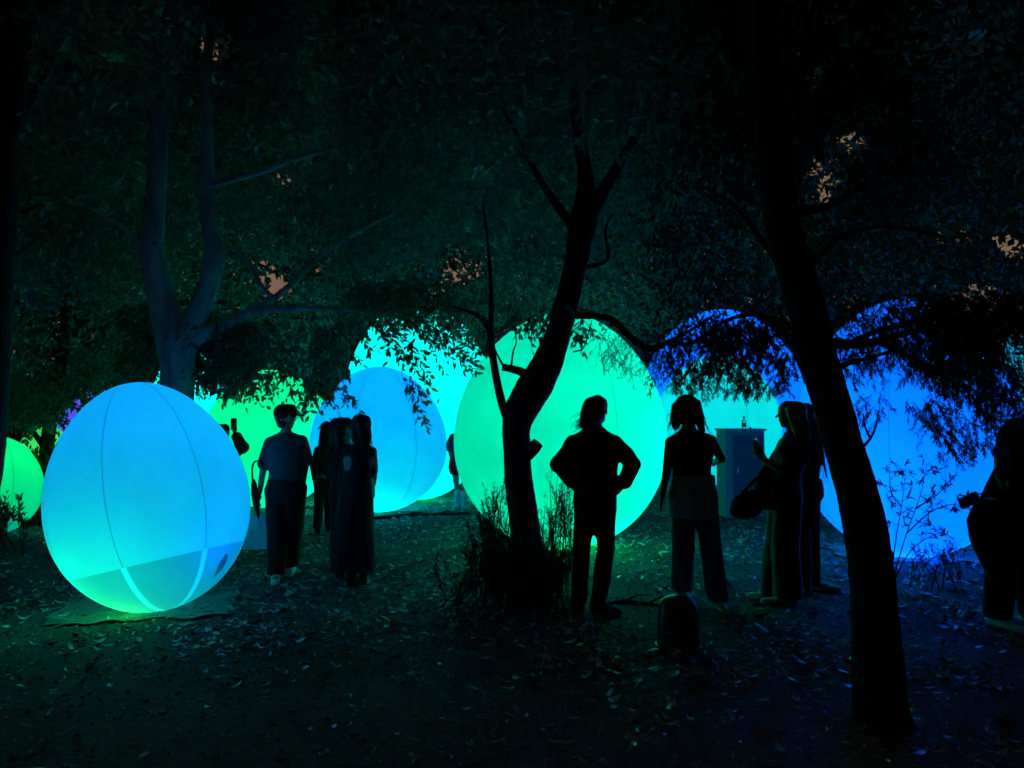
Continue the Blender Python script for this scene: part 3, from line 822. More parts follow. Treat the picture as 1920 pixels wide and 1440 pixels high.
# ------------------------------------------------------------------ shrubs
def shrub(label, px, py, d, stems, L, W, mat, name='shrub', cat='shrub', n_leaf=26, up=0.35, ln=(0.25, 0.55), base=0.12):
    b = at(px, py, d)
    root = empty(name, (b.x, b.y, gz(b.x, b.y)), label, cat)
    f = Foliage()
    for (tx, ty, dd) in stems:
        e = at(tx, ty, d + dd)
        s = Vector((b.x + (e.x - b.x) * 0.6 + rng.normal(0, base), b.y + dd * 0.6 + rng.normal(0, base * .6), gz(b.x, b.y)))
        m1 = s.lerp(e, 0.5) + Vector((rng.normal(0, 0.02), 0, 0.05))
        f.tw.tube([s, m1, e], [0.006, 0.004, 0.002], 4)
        for k in range(4):
            p = s.lerp(m1, 0.04 + 0.9 * rng.random()) if k < 2 else m1.lerp(e, rng.random() * 0.75)
            f.spray(p, Vector(((e.x - s.x) * 1.2 + rng.normal(0, 0.35), rng.normal(0, 0.3), 1.0)), rng.uniform(*ln) * 0.6, n_leaf, L, W, droop=0, up=up, twig_r=0.0018, hex_=False, ang=0.55)
    child_to(f.build('foliage', mat, root, 'stems'), root)
    for o in list(root.children): child_to(o, root)
    return root
st = [(rng.uniform(885, 965), rng.uniform(880, 985), rng.normal(0, 0.12)) for _ in range(26)] + [(930, 868, 0), (932, 880, 0.1), (918, 885, 0.05), (895, 900, 0), (945, 895, 0), (905, 905, 0.1), (922, 900, 0), (890, 925, 0)]
st = [(a, max(b, 1120 - (a - 830) * 1.9) if a < 940 else b, c) for a, b, c in st]
shrub('spiky twiggy shrub at the left foot of the centre tree', 945, 1110, 6.75, st, 0.04, 0.007, M['shrub'])
st = [(rng.uniform(1015, 1080), rng.uniform(900, 1000), rng.normal(0, 0.12)) for _ in range(22)] + [(1045, 880, 0), (1060, 888, 0), (1030, 900, 0), (1052, 900, .1), (1066, 910, 0)]
shrub('spiky twiggy shrub between the centre tree and the figure with hands on hips', 1042, 1105, 6.8, st, 0.04, 0.007, M['shrub'])
st = [(a, 1015 + 0.0022 * (a - 968) ** 2 + abs(rng.normal(0, 30)), rng.normal(-0.05, 0.3)) for a in rng.normal(968, 55, 80)]
shrub('low dark tangle of undergrowth around the base of the centre tree', 965, 1140, 6.35, st, 0.05, 0.012, M['shrub'], name='undergrowth', cat='undergrowth', n_leaf=20, ln=(0.2, 0.45), base=0.25)
def sapling(label, px, py, d, stems):
    b = at(px, py, d)
    root = empty('sapling', (b.x, b.y, gz(b.x, b.y)), label, 'sapling')
    f = Foliage()
    for wp in stems:
        q = catmull([tuple(at(x, y, d + dd)) for x, y, dd in wp], 6)
        q = [Vector(a) for a in q]
        f.tw.tube(q, [0.0055 * (1 - 0.75 * i / len(q)) for i in range(len(q))], 5)
        n = len(q)
        for k in range(int(n * 0.45), n, 2):
            for _ in range(2):
                dv = Vector((rng.normal(0, 1), rng.normal(0, 1), rng.normal(0.35, 0.5))).normalized()
                ln = rng.uniform(0.05, 0.15)
                tip = q[k] + dv * ln
                f.tw.tube([q[k], tip], [0.002, 0.001], 3)
                m = 8
                C = np.array([tuple(tip - dv * ln * 0.3 * rng.random()) for _ in range(m)])
                f.put(C, unit(np.array(dv)[None, :] * 0.5 + rng.normal(0, 0.8, (m, 3))), rng.uniform(0.028, 0.055, m), rng.uniform(0.008, 0.013, m), 0.15, 0.05, True)
    child_to(f.build('foliage', M['shrub'], root, 'stems'), root)
    for o in list(root.children): child_to(o, root)
sapling('slender young sapling beside the right trunk, in front of the royal blue egg', 1668, 1105, 5.3,
    [[(1668, 1100, 0), (1680, 1010, 0), (1692, 940, 0), (1698, 880, 0)], [(1670, 1100, 0), (1700, 1000, .05), (1725, 930, .05), (1738, 872, .05)], [(1700, 1000, .05), (1745, 960, .1), (1790, 945, .1), (1815, 955, .1)],
     [(1690, 950, 0), (1670, 920, .05), (1668, 880, .05)], [(1672, 1095, 0), (1710, 1030, .1), (1760, 1000, .15), (1790, 1010, .15)], [(1715, 955, .05), (1760, 925, 0), (1775, 900, 0)]])
st = [(rng.uniform(1680, 1800), rng.uniform(1020, 1045), rng.normal(0, .1)) for _ in range(12)]
shrub('low scrubby plant at the foot of the royal blue egg', 1730, 1075, 7.0, st, 0.04, 0.01, M['shrub'], n_leaf=14, ln=(0.12, 0.25))
st = [(rng.uniform(62, 125), rng.uniform(845, 900), rng.normal(0, .15)) for _ in range(40)]
shrub('dark rounded bush between the small green egg and the near blue egg', 92, 965, 11.0, st, 0.09, 0.03, M['shrub'], name='bush', cat='bush', n_leaf=16, ln=(0.3, 0.6))
st = [(rng.uniform(-60, 45), rng.uniform(930, 985), rng.normal(0, .15)) for _ in range(16)]
shrub('dark leafy weed at the left edge, in front of the small green egg', -15, 1030, 7.3, st, 0.07, 0.02, M['shrub'], name='weed', cat='weed', n_leaf=12, ln=(0.15, 0.3))

# ================================================================== leaf litter
def litter_leaf_verts(L, W, curl, bend):
    """long dry leaf, slightly curled, 8 verts"""
    v = []
    for i, (t, w) in enumerate(((0, 0.08), (0.3, 0.9), (0.65, 0.8), (1.0, 0.06))):
        x = (t - 0.5) * L; y = bend * L * (t - 0.5) ** 2 * 4
        z = curl * L * (2 * t - 1) ** 2
        v.append((x, y - w * W / 2, z + 0.15 * W)); v.append((x, y + w * W / 2, z - 0.0 * W))
    f = [(0, 2, 3, 1), (2, 4, 5, 3), (4, 6, 7, 5)]
    return v, f
def scatter(n, d0, d1, Lr, Wr, power=1.0):
    out = []
    while len(out) < n:
        d = d0 + (d1 - d0) * rng.random() ** power
        x = rng.uniform(-0.75, 0.75) * d
        out.append((x, d))
    return out
near = [bpy.data.meshes.new('leaf') for _ in range(6)]
for i, me in enumerate(near):
    v, f = litter_leaf_verts(1.0, [0.16, 0.22, 0.3, 0.14, 0.45, 0.2][i], [0.05, 0.12, 0.1, 0.02, 0.12, 0.15][i], [0.1, -0.18, 0.05, 0.25, 0.0, -0.05][i])
    me.from_pydata(v, [], f); me.materials.append(M['litter'])
def patchy(x, y): return noise.noise(Vector((x * 0.8, y * 0.8, 7.7)))
k = 0
while k < 300:
    d = 2.75 + 3.2 * rng.random() ** 0.8
    x = rng.uniform(-0.68, 0.68) * d
    if patchy(x, d) < -0.15 and rng.random() < 0.75: continue
    o = bpy.data.objects.new('fallen_leaf', near[int(rng.integers(0, 6))]); COL.objects.link(o)
    s = rng.uniform(0.045, 0.11)
    o.scale = (s, s, s)
    o.rotation_euler = (rng.normal(0, 0.6), rng.normal(0, 0.3), rng.uniform(0, 2 * PI))
    o.location = (x, d, gz(x, d) + 0.016)
    o.parent = GROUND
    k += 1
V = []; Fq = []
def litter(n, d0, d1, Lr, power):
    for (x, d) in scatter(n, d0, d1, None, None, power):
        if patchy(x, d) < -0.1 and rng.random() < 0.7: continue
        L = rng.uniform(*Lr)
        v, f = litter_leaf_verts(L, L * rng.uniform(0.14, 0.4), rng.uniform(0.0, 0.16), rng.normal(0, 0.15))
        m = Matrix.Translation((x, d, gz(x, d) + 0.008 + 0.01 * rng.random())) @ Matrix.Rotation(rng.uniform(0, 2 * PI), 4, 'Z') @ Matrix.Rotation(rng.normal(0, 0.55), 4, 'X') @ Matrix.Rotation(rng.normal(0, 0.3), 4, 'Y')
        o_ = len(V); V.extend([tuple(m @ Vector(p)) for p in v]); Fq.extend([tuple(i + o_ for i in q) for q in f])
litter(2600, 2.4, 6.5, (0.02, 0.08), 0.8)
litter(20000, 4.5, 15.0, (0.03, 0.11), 0.85)
me = bpy.data.meshes.new('leaf_litter'); me.from_pydata(V, [], Fq)
tag(link('leaf_litter', me, M['litter'], smooth=False), 'pale dry leaves scattered thickly over the dark earth', 'leaf litter', None, 'stuff')
n = 26000
d = 2.4 + 13 * rng.random(n) ** 0.75; x = rng.uniform(-0.75, 0.75, n) * d
C = np.stack([x, d, np.array([gz(a, b) for a, b in zip(x, d)]) + 0.006 + 0.008 * rng.random(n)], axis=1)
D = rng.normal(size=(n, 3)); D[:, 2] *= 0.3; D = unit(D)
Vv, Fc = leaf_arrays(C, D, rng.uniform(0.012, 0.05, n), rng.uniform(0.006, 0.02, n), 0.2)
tag(link('forest_debris', tri_mesh('forest_debris', Vv, Fc), M['crumb'], smooth=False), 'crumbled twigs and brown leaf scraps on the earth', 'debris', None, 'stuff')

# ================================================================== people
class Person:
    def __init__(s, label, cx, fy, d=None, yaw=0.0, H=None):
        s.d = d or ground_d(fy)
        s.cx, s.fy = cx, fy
        s.m = s.d / F
        x = (cx - 960) * s.m
        s.root = empty('person', (x, s.d, gz(x, s.d)), label, 'person', 'visitors looking at the eggs')
        s.yaw = yaw
        s.J = {}
    def L(s, px, py, dy=0.0):
        k = 1 + dy / s.d
        zc = CAM_H - s.root.location.z
        z = zc + ((s.fy - py) * s.m - (s.fy - 770) * s.m) * k       # perspective through the camera height
        return Vector(((px - 960) * s.m * k - s.root.location.x, dy, max(z, 0.0)))
    def W(s, v):
        return Vector(s.root.location) + v

def hand(mb, wrist, dirv, palm_n, thumb_side, s=1.0, curl=0.5):
    """palm, four unequal bent fingers and a thumb from the side of the palm"""
    d = Vector(dirv).normalized(); pn = Vector(palm_n); pn = (pn - d * pn.dot(d)).normalized()
    side = d.cross(pn).normalized() * thumb_side
    w = Vector(wrist)
    mb.cap(w - d * 0.02 * s, w + d * 0.03 * s, 0.026 * s, 0.034 * s, 8, (pn, 0.55))
    mb.cap(w + d * 0.03 * s, w + d * 0.075 * s, 0.038 * s, 0.040 * s, 10, (pn, 0.42))
    for i, ln in enumerate((0.068, 0.077, 0.072, 0.056)):
        b = w + d * 0.085 * s + side * (0.030 - 0.0205 * i) * s
        q1 = b + (d * math.cos(curl * .5) + pn * math.sin(curl * .5)) * ln * 0.5 * s
        q2 = q1 + (d * math.cos(curl * 1.4) + pn * math.sin(curl * 1.4)) * ln * 0.5 * s
        mb.cap(b - d * 0.02 * s, q1, 0.0095 * s, 0.0085 * s, 6); mb.cap(q1, q2, 0.0085 * s, 0.007 * s, 6)
    t0 = w + d * 0.03 * s + side * 0.026 * s
    t1_ = t0 + (d * 0.65 + side * 0.7 + pn * 0.2).normalized() * 0.04 * s
    t2_ = t1_ + (d * 0.9 + side * 0.15 + pn * 0.35).normalized() * 0.03 * s
    mb.cap(t0, t1_, 0.013 * s, 0.0105 * s, 6); mb.cap(t1_, t2_, 0.0105 * s, 0.008 * s, 6)

def head(mb, c, face, s=1.0):
    """skull, jaw, nose, brow, lips and ears; face = horizontal facing direction"""
    f = Vector(face); f.normalize()
    r = Vector((f.y, -f.x, 0)).normalized(); u = Vector((0, 0, 1)); u = r.cross(f)
    if u.z < 0: u = -u
    c = Vector(c)
    mb.cap(c - f * 0.022 * s + u * 0.025 * s, c + f * 0.018 * s + u * 0.025 * s, 0.083 * s, 0.078 * s, 12)
    mb.cap(c + f * 0.03 * s - u * 0.02 * s, c + f * 0.045 * s - u * 0.075 * s, 0.062 * s, 0.036 * s, 10)
    mb.cap(c + f * 0.078 * s + u * 0.018 * s, c + f * 0.108 * s - u * 0.018 * s, 0.010 * s, 0.014 * s, 7)
    mb.cap(c + f * 0.083 * s - u * 0.047 * s - r * 0.016 * s, c + f * 0.083 * s - u * 0.047 * s + r * 0.016 * s, 0.010 * s, 0.010 * s, 6)
    for k in (-1, 1):
        mb.cap(c + f * 0.078 * s + u * 0.035 * s + r * k * 0.014 * s, c + f * 0.068 * s + u * 0.035 * s + r * k * 0.045 * s, 0.012 * s, 0.012 * s, 6)
        mb.ball(c + f * 0.078 * s + u * 0.012 * s + r * k * 0.03 * s, 0.012 * s, 0.012 * s, 0.010 * s, 8, 6)
        mb.cap(c - f * 0.004 * s + u * 0.02 * s + r * k * 0.082 * s, c + f * 0.004 * s - u * 0.025 * s + r * k * 0.078 * s, 0.016 * s, 0.011 * s, 7)

def torso(mb, P, hipc, waist, chest, sh, neck, w=1.0, inf=0.0, top=True, lo=-0.09, dep=1.0):
    """stacked elliptical rings, hips to shoulders"""
    rings = []
    def R(p, rx, ry): rings.append(((p.x, p.y, p.z), rx * w + inf, ry * w * dep + inf))
    R(hipc + Vector((0, 0, lo)), 0.10, 0.085)
    R(hipc + Vector((0, 0, -0.03)), 0.165, 0.115)
    R(hipc + Vector((0, 0, 0.05)), 0.162, 0.112)
    R(waist, 0.135, 0.098)
    R(chest - Vector((0, 0, 0.06)), 0.150, 0.112)
    R(chest + Vector((0, 0, 0.04)), 0.168, 0.118)
    if top:
        R(sh - Vector((0, 0, 0.015)), 0.150, 0.088)
        R(sh + Vector((0, 0, 0.03)), 0.095, 0.070)
        R(neck, 0.058, 0.058)
    mb.loft(rings, 18, P.yaw)

def limbs(mb, a, b, c, r0, r1, r2):
    mb.cap(a, b, r0, r1, 12); mb.cap(b, c, r1, r2, 12)

def make_body(P, J, face, sc=1.0, hands=True, w=1.0, curlL=0.5, curlR=0.5):
    mb = MB()
    J = {k: (v if isinstance(v, Vector) else P.L(*v)) for k, v in J.items()}
    P.J = J
    for k in 'LR': J['sh' + k] = J['sh' + k] - Vector((0, 0, 0.035))
    hipc = (J['hipL'] + J['hipR']) / 2; sh = (J['shL'] + J['shR']) / 2
    P.hipc, P.sh = hipc, sh
    P.waist = hipc.lerp(sh, 0.42); P.chest = hipc.lerp(sh, 0.74)
    torso(mb, P, hipc, P.waist, P.chest, sh, J['neck'], w)
    mb.cap(sh + Vector((0, 0, 0.0)), J['neck'] + Vector((0, 0, 0.03)), 0.062 * sc, 0.052 * sc, 12)
    mb.cap(J['neck'], J['head'], 0.052 * sc, 0.05 * sc, 12)
    head(mb, J['head'], face, sc)
    for k, ts in (('L', 1), ('R', -1)):
        mb.cap(J['neck'] - Vector((0, 0, 0.05)), J['sh' + k], 0.052 * w, 0.053 * w, 12)
        limbs(mb, J['sh' + k], J['el' + k], J['wr' + k], 0.052 * w, 0.040 * w, 0.027 * w)
        dv = (J['ha' + k] - J['wr' + k]) if 'ha' + k in J else (J['wr' + k] - J['el' + k])
        if hands:
            inw = (hipc - J['wr' + k]); inw.z = 0
            if inw.length < 0.01: inw = Vector((0, 1, 0))
            pn = P.J.get('pn' + k, inw)
            hand(mb, J['wr' + k], dv, pn, ts * -1, sc, curlL if k == 'L' else curlR)
        limbs(mb, J['hip' + k], J['kn' + k], J['an' + k], 0.088 * w, 0.056 * w, 0.038 * w)
        ft = J['ft' + k]
        mb.cap(J['an' + k] + Vector((0, 0, -0.02)), ft, 0.038, 0.026, 10)
    fuse(mb, 'body', M['skin'], P.root, 0.0105, 0.35, 3)
    return J

def shoes(P, mat, ratio=0.5):
    for k in ('L', 'R'):
        a, t = P.J['an' + k], P.J['ft' + k]
        dv = (t - a); dv.z = 0
        if dv.length < 0.02: dv = Vector((0, 0.15, 0))
        dv.normalize()
        z0 = min(a.z, t.z + 0.04)
        hb = Vector((a.x, a.y, max(0.03, z0 - 0.045))) - dv * 0.045
        tp = hb + dv * 0.235
        mb = MB()
        sid = Vector((-dv.y, dv.x, 0))
        mb.cap(hb + Vector((0, 0, 0.012)), hb + dv * 0.12 + Vector((0, 0, 0.012)), 0.043, 0.046, 12, (Vector((0, 0, 1)), 0.95))
        mb.cap(hb + dv * 0.12, tp, 0.048, 0.038, 12, (Vector((0, 0, 1)), 0.72))
        mb.cap(hb + dv * 0.02, a + Vector((0, 0, 0.02)), 0.042, 0.045, 12)
        mb.cap(hb + Vector((0, 0, -0.014)), tp + Vector((0, 0, -0.014)), 0.044, 0.042, 12, (Vector((0, 0, 1)), 0.35))
        o = fuse(mb, 'shoe', mat, P.root, 0.009, ratio, 3)

def trousers(P, mat, r=(0.105, 0.085, 0.075), w=1.0, hem=0.03, inf=0.018, topk=0.12, wr=0.011, full=None):
    mb = MB(); J = P.J
    rings = []
    h = P.hipc
    for dz, rx, ry in ((-0.10, 0.115, 0.09), (-0.04, 0.172, 0.122), (0.04, 0.168, 0.118), (topk, 0.145, 0.106)):
        rings.append(((h.x, h.y, h.z + dz), rx * w + inf, ry * w + inf))
    mb.loft(rings, 18, P.yaw)
    for k in ('L', 'R'):
        a, b, c = J['hip' + k], J['kn' + k], J['an' + k]
        c = Vector((c.x, c.y, c.z - 0.04 + hem))
        mb.loft([((a.x, a.y, a.z + 0.03), r[0], r[0] * 1.05), (tuple(a.lerp(b, 0.5)), (r[0] + r[1]) / 2, (r[0] + r[1]) / 2 * 1.05), (tuple(b), r[1], r[1] * 1.05),
                 (tuple(b.lerp(c, 0.55)), (r[1] + r[2]) / 2, (r[1] + r[2]) / 2), (tuple(c), r[2], r[2] * 1.1)][::-1], 16)
    return fuse(mb, 'trousers', mat, P.root, 0.014, 0.5, 4, wr, (10, 10, 5), P.cx)

def top(P, mat, name='shirt', inf=0.018, sleeve=1.0, sr=(0.066, 0.056, 0.045), w=1.0, lo=-0.06, hemr=0.17, wr=0.010, dep=1.0, neckinf=0.012):
    mb = MB(); J = P.J
    h = P.hipc; rings = []
    def R(p, rx, ry, i=inf): rings.append(((p.x, p.y, p.z), rx * w + i, ry * w * dep + i))
    R(h + Vector((0, 0, lo)), hemr, hemr * 0.72)
    R(h + Vector((0, 0, lo + 0.06)), hemr, hemr * 0.72)
    R(P.waist, 0.140, 0.102); R(P.chest - Vector((0, 0, 0.06)), 0.154, 0.116); R(P.chest + Vector((0, 0, 0.04)), 0.170, 0.120)
    R(P.sh - Vector((0, 0, 0.012)), 0.152, 0.09); R(P.sh + Vector((0, 0, 0.03)), 0.095, 0.072); R(J['neck'] - Vector((0, 0, 0.012)), 0.056, 0.058, neckinf)
    mb.loft(rings, 18, P.yaw)
    for k in ('L', 'R'):
        a, b, c = J['sh' + k], J['el' + k], J['wr' + k]
        if sleeve > 0:
            mb.cap(J['neck'] - Vector((0, 0, 0.055)), a, 0.055 + inf * .5, sr[0] * 0.96, 12)
            if sleeve <= 0.5:
                e = a.lerp(b, sleeve * 2); mb.cap(a, e, sr[0], sr[1], 12)
            else:
                mb.cap(a, b, sr[0], sr[1], 12); e = b.lerp(c, (sleeve - 0.5) * 2); mb.cap(b, e, sr[1], sr[2], 12)
        else:
            mb.cap(J['neck'] - Vector((0, 0, 0.055)), (J['neck'] - Vector((0, 0, 0.055))).lerp(a, 0.8), 0.058, 0.056, 12)
    return fuse(mb, name, mat, P.root, 0.013, 0.5, 4, wr, (11, 11, 6), P.cx + 50)

def hair(P, mat, face, chain=None, r=(0.07, 0.06, 0.03), strands=60, spread=0.05, ln=0.3, sc=1.0, name='hair', back=0.02, ponytail=None, wave=0.012, cover=1.0):
    """a scalp of hair, a falling mass along `chain`, and loose strands"""
    f = Vector(face).normalized(); r_ = Vector((f.y, -f.x, 0)).normalized(); u = r_.cross(f)
    if u.z < 0: u = -u
    c = P.J['head']
    mb = MB()
    mb.cap(c - f * (0.03 + back) * sc + u * 0.035 * sc, c + f * 0.016 * sc + u * 0.045 * sc, 0.093 * sc, 0.080 * sc, 14)
    mb.cap(c - f * 0.045 * sc + u * 0.0 * sc, c - f * 0.05 * sc - u * 0.06 * sc, 0.085 * sc, 0.06 * sc, 12)
    if chain:
        for ch in chain:
            pts = [q for q in ch]
            for i in range(len(pts) - 1):
                t0, t1_ = i / (len(pts) - 1), (i + 1) / (len(pts) - 1)
                ra = r[0] * (1 - t0) + r[2] * t0 if len(r) < 3 else np.interp(t0, [0, .5, 1], r)
                rb = np.interp(t1_, [0, .5, 1], r)
                mb.cap(pts[i], pts[i + 1], float(ra), float(rb), 10)
    o = fuse(mb, name, mat, P.root, 0.012, 0.6, 3, 0.008, (26, 26, 5), P.cx)
    if strands and chain:
        sb = MB()
        for i in range(strands):
            ch = chain[int(rng.integers(0, len(chain)))]
            q = catmull([tuple(p) for p in ch], 5)
            off = Vector(rng.normal(0, spread, 3)); off.z *= 0.5
            ex = rng.normal(0, 1)
            pts = []
            m = len(q)
            cut = int(m * rng.uniform(0.75, 1.0))
            for k2 in range(max(3, cut)):
                t = k2 / m
                p = Vector(q[k2]) + off * (0.6 + 0.8 * t) + r_ * wave * math.sin(t * 9 + i) + Vector((0, 0, -0.05 * t * abs(ex)))
                pts.append(p)
            sb.tube(pts, [0.0045 * (1 - 0.8 * k2 / len(pts)) for k2 in range(len(pts))], 4)
        st_ = link('loose_strands', sb.mesh('loose_strands'), mat, o)
        st_['kind'] = 'stuff'
    return o

# ---- man with cap, umbrella on the arm and a paper bag
P = Person('man in a cap and short-sleeved shirt seen from behind, umbrella hooked on his arm', 535, 1088)
fB = (0.7, 0.7, 0.05)
J = make_body(P, dict(head=(536, 785), neck=(537, 808), shL=(509, 826), shR=(565, 822), elL=(496, 872), wrL=(489, 922), haL=(486, 945), elR=(575, 866, 0.05), wrR=(570, 908, 0.12), haR=(562, 930, 0.16),
    hipL=(521, 920), hipR=(555, 918), knL=(523, 1005), knR=(550, 1000, 0.12), anL=(521, 1072), anR=(547, 1056, 0.25), ftL=(519, 1084, -0.16), ftR=(552, 1066, 0.42)), fB, 0.93, w=0.95)
top(P, M['grey'], 'shirt', 0.022, 0.45, (0.075, 0.07, 0.06), 0.98, -0.02, 0.15)
trousers(P, M['black'], (0.115, 0.10, 0.085), 1.0, inf=0.022)
shoes(P, M['white'])
hair(P, M['hair_dark'], fB, None, strands=0, sc=0.78)
mb = MB(); f = Vector((0.7, 0.7, 0)).normalized(); c = J['head']
mb.cap(c + Vector((0, 0, 0.055)) - f * 0.03, c + Vector((0, 0, 0.06)) + f * 0.03, 0.089, 0.086, 14)
mb.cap(c + Vector((0, 0, 0.045)) + f * 0.08, c + Vector((0, 0, 0.03)) + f * 0.15, 0.066, 0.05, 12, (Vector((0, 0, 1)), 0.13))
fuse(mb, 'cap', M['black'], P.root, 0.008, 0.6, 3)
PB = P
# umbrella
u0 = P.W(P.L(494, 873, -0.06))
def wl(px, py, dy=0.0): return PB.W(PB.L(px, py, dy))
um = empty('folded_umbrella', wl(484, 968, -0.08), 'folded black umbrella hanging by its crook from the arm of the man in the cap', 'umbrella')
mb = MB()
pts = [wl(*q) for q in ((493, 874, -0.075), (490, 867, -0.08), (483, 864, -0.08), (477, 868, -0.08), (474.5, 878, -0.08), (475, 895, -0.08), (477, 905, -0.08))]
q = catmull([tuple(p) for p in pts], 4); mb.tube([Vector(a) for a in q], [0.0095] * len(q), 8)
child_to(link('handle', mb.mesh('handle'), M['plastic_black'], um), um)
mb = MB()
ring = [(477, 898, .012), (478, 908, .026), (480, 925, .034), (483, 945, .030), (487, 965, .014), (488, 972, .006)]
mb.tube([wl(a, b, -0.08) for a, b, _ in ring], [r for _, _, r in ring], 10)
for i, p in enumerate(mb.v):
    pass
child_to(link('canopy', mb.mesh('canopy'), M['black'], um), um)
mb = MB(); mb.tube([wl(488, 970, -0.08), wl(490, 985, -0.08)], [0.004, 0.003], 6)
child_to(link('tip', mb.mesh('tip'), M['handle'], um), um)
# paper bag
bg = empty('carrier_bag', wl(485, 1030), 'pale blue-lit paper carrier bag in the hand of the man in the cap', 'bag')
mb = MB()
bp = wl(485, 996, 0.06)
rot = Matrix.Rotation(0.25, 3, 'Z')
v = []
for z, sx, sy in ((-0.155, 0.24, 0.10), (0.155, 0.25, 0.085)):
    for a, b in ((-1, -1), (1, -1), (1, 1), (-1, 1)):
        v.append(bp + rot @ Vector((a * sx / 2, b * sy / 2, z)))
mb.add(v, [(3, 2, 1, 0), (0, 1, 5, 4), (1, 2, 6, 5), (2, 3, 7, 6), (3, 0, 4, 7)])
o = child_to(link('sack', mb.mesh('sack'), M['paper'], bg, smooth=False), bg)
sol = o.modifiers.new('solid', 'SOLIDIFY'); sol.thickness = 0.002
for s in (-1, 1):
    mb = MB()
    a = bp + rot @ Vector((-0.06, s * 0.042, 0.15)); b = bp + rot @ Vector((0.06, s * 0.042, 0.15)); top_ = wl(486, 950, 0.0)
    q = catmull([tuple(a), tuple(a.lerp(top_, .7)), tuple(top_), tuple(b.lerp(top_, .7)), tuple(b)], 4)
    mb.tube([Vector(k) for k in q], [0.003] * len(q), 5)
    child_to(link('handle', mb.mesh('handle'), M['paper'], bg), bg)

# ---- woman with long dark hair further back
P = Person('woman with long dark hair in black, walking beyond the embracing couple', 605, 998)
fC = (0.35, 0.9, 0)
J = make_body(P, dict(head=(616, 806), neck=(614, 824), shL=(596, 838), shR=(632, 838), elL=(588, 872), wrL=(591, 904), elR=(634, 872), wrR=(628, 902, .1),
    hipL=(601, 908), hipR=(623, 908), knL=(600, 950), knR=(618, 948, .15), anL=(597, 988), anR=(618, 982, .3), ftL=(595, 996, .15), ftR=(620, 990, .45)), fC, 0.9, w=0.88)
top(P, M['black'], 'shirt', 0.010, 0.9, (0.050, 0.045, 0.036), 0.82, -0.09, 0.135)
trousers(P, M['black'], (0.080, 0.062, 0.062), 0.8, inf=0.012)
shoes(P, M['black'])
hair(P, M['hair_dark'], fC, [[P.L(612, 800, -.05), P.L(607, 826, -.09), P.L(606, 850, -.1), P.L(607, 872, -.1)], [P.L(618, 805, -.05), P.L(615, 830, -.1), P.L(612, 862, -.1)]], (0.075, 0.06, 0.03), 40, 0.025, sc=0.92)

# ---- embracing couple
P = Person('short-haired companion in black leaning against the woman in the long dress', 650, 1085, d=7.4)
fD = (0.85, 0.5, 0)
J = make_body(P, dict(head=(646, 806), neck=(648, 830), shL=(634, 846), shR=(672, 846), elL=(628, 885), wrL=(636, 920, .05), elR=(685, 880, .05), wrR=(700, 880, -.12),
    hipL=(640, 925), hipR=(668, 925), knL=(640, 1000), knR=(666, 1000), anL=(640, 1068), anR=(664, 1068), ftL=(642, 1080, .12), ftR=(668, 1080, .12)), fD, 0.95, w=0.9)
top(P, M['black'], 'jacket', 0.025, 1.0, (0.07, 0.06, 0.05), 0.95, -0.1, 0.16)
trousers(P, M['black'], (0.11, 0.1, 0.1), 0.95)
shoes(P, M['black'])
hair(P, M['hair_dark'], fD, [[P.L(640, 800, -.02), P.L(636, 822, -.03), P.L(634, 840, -.04)]], (0.085, 0.07, 0.04), 30, 0.02, sc=1.0)
P = Person('woman with straight long hair in an ankle-length black dress, embracing her companion', 672, 1090, d=7.15)
fD = (-0.5, 0.85, 0)
J = make_body(P, dict(head=(676, 800), neck=(675, 826), shL=(654, 842), shR=(696, 840), elL=(645, 882, .05), wrL=(640, 905, .15), elR=(702, 882), wrR=(697, 915, .1),
    hipL=(662, 925), hipR=(686, 925), knL=(662, 1005), knR=(684, 1005), anL=(660, 1072), anR=(684, 1074), ftL=(658, 1084, .12), ftR=(686, 1086, .12)), fD, 0.95, w=0.92)
mb = MB(); h = P.hipc
R_ = []
for px, py, hw, dep in ((663, 1066, 43, .17), (664, 1020, 40, .16), (666, 970, 36, .15), (669, 930, 33, .145), (672, 900, 27, .12), (675, 870, 26, .115), (676, 850, 27, .11), (676, 838, 22, .085), (676, 828, 12, .07)):
    p = P.L(px, py); R_.append((tuple(p), hw * P.m, dep))
mb.loft(R_, 24)
for k in ('L', 'R'): mb.cap(J['neck'] - Vector((0, 0, 0.05)), J['sh' + k], 0.058, 0.06, 12); mb.cap(J['sh' + k], J['el' + k], 0.062, 0.05, 12); mb.cap(J['el' + k], J['el' + k].lerp(J['wr' + k], 0.8), 0.05, 0.042, 12)
fuse(mb, 'dress', M['black'], P.root, 0.014, 0.5, 4, 0.016, (14, 14, 1.5), 3)
shoes(P, M['black'])
hair(P, M['hair_brown'], fD, [[P.L(683, 797, -.05), P.L(689, 820, -.06), P.L(688, 846, -.08)], [P.L(671, 797, -.05), P.L(668, 822, -.07), P.L(671, 846, -.08)], [P.L(678, 800, -.07), P.L(680, 835, -.1)]], (0.066, 0.046, 0.02), 90, 0.022, sc=0.98, wave=0.004)

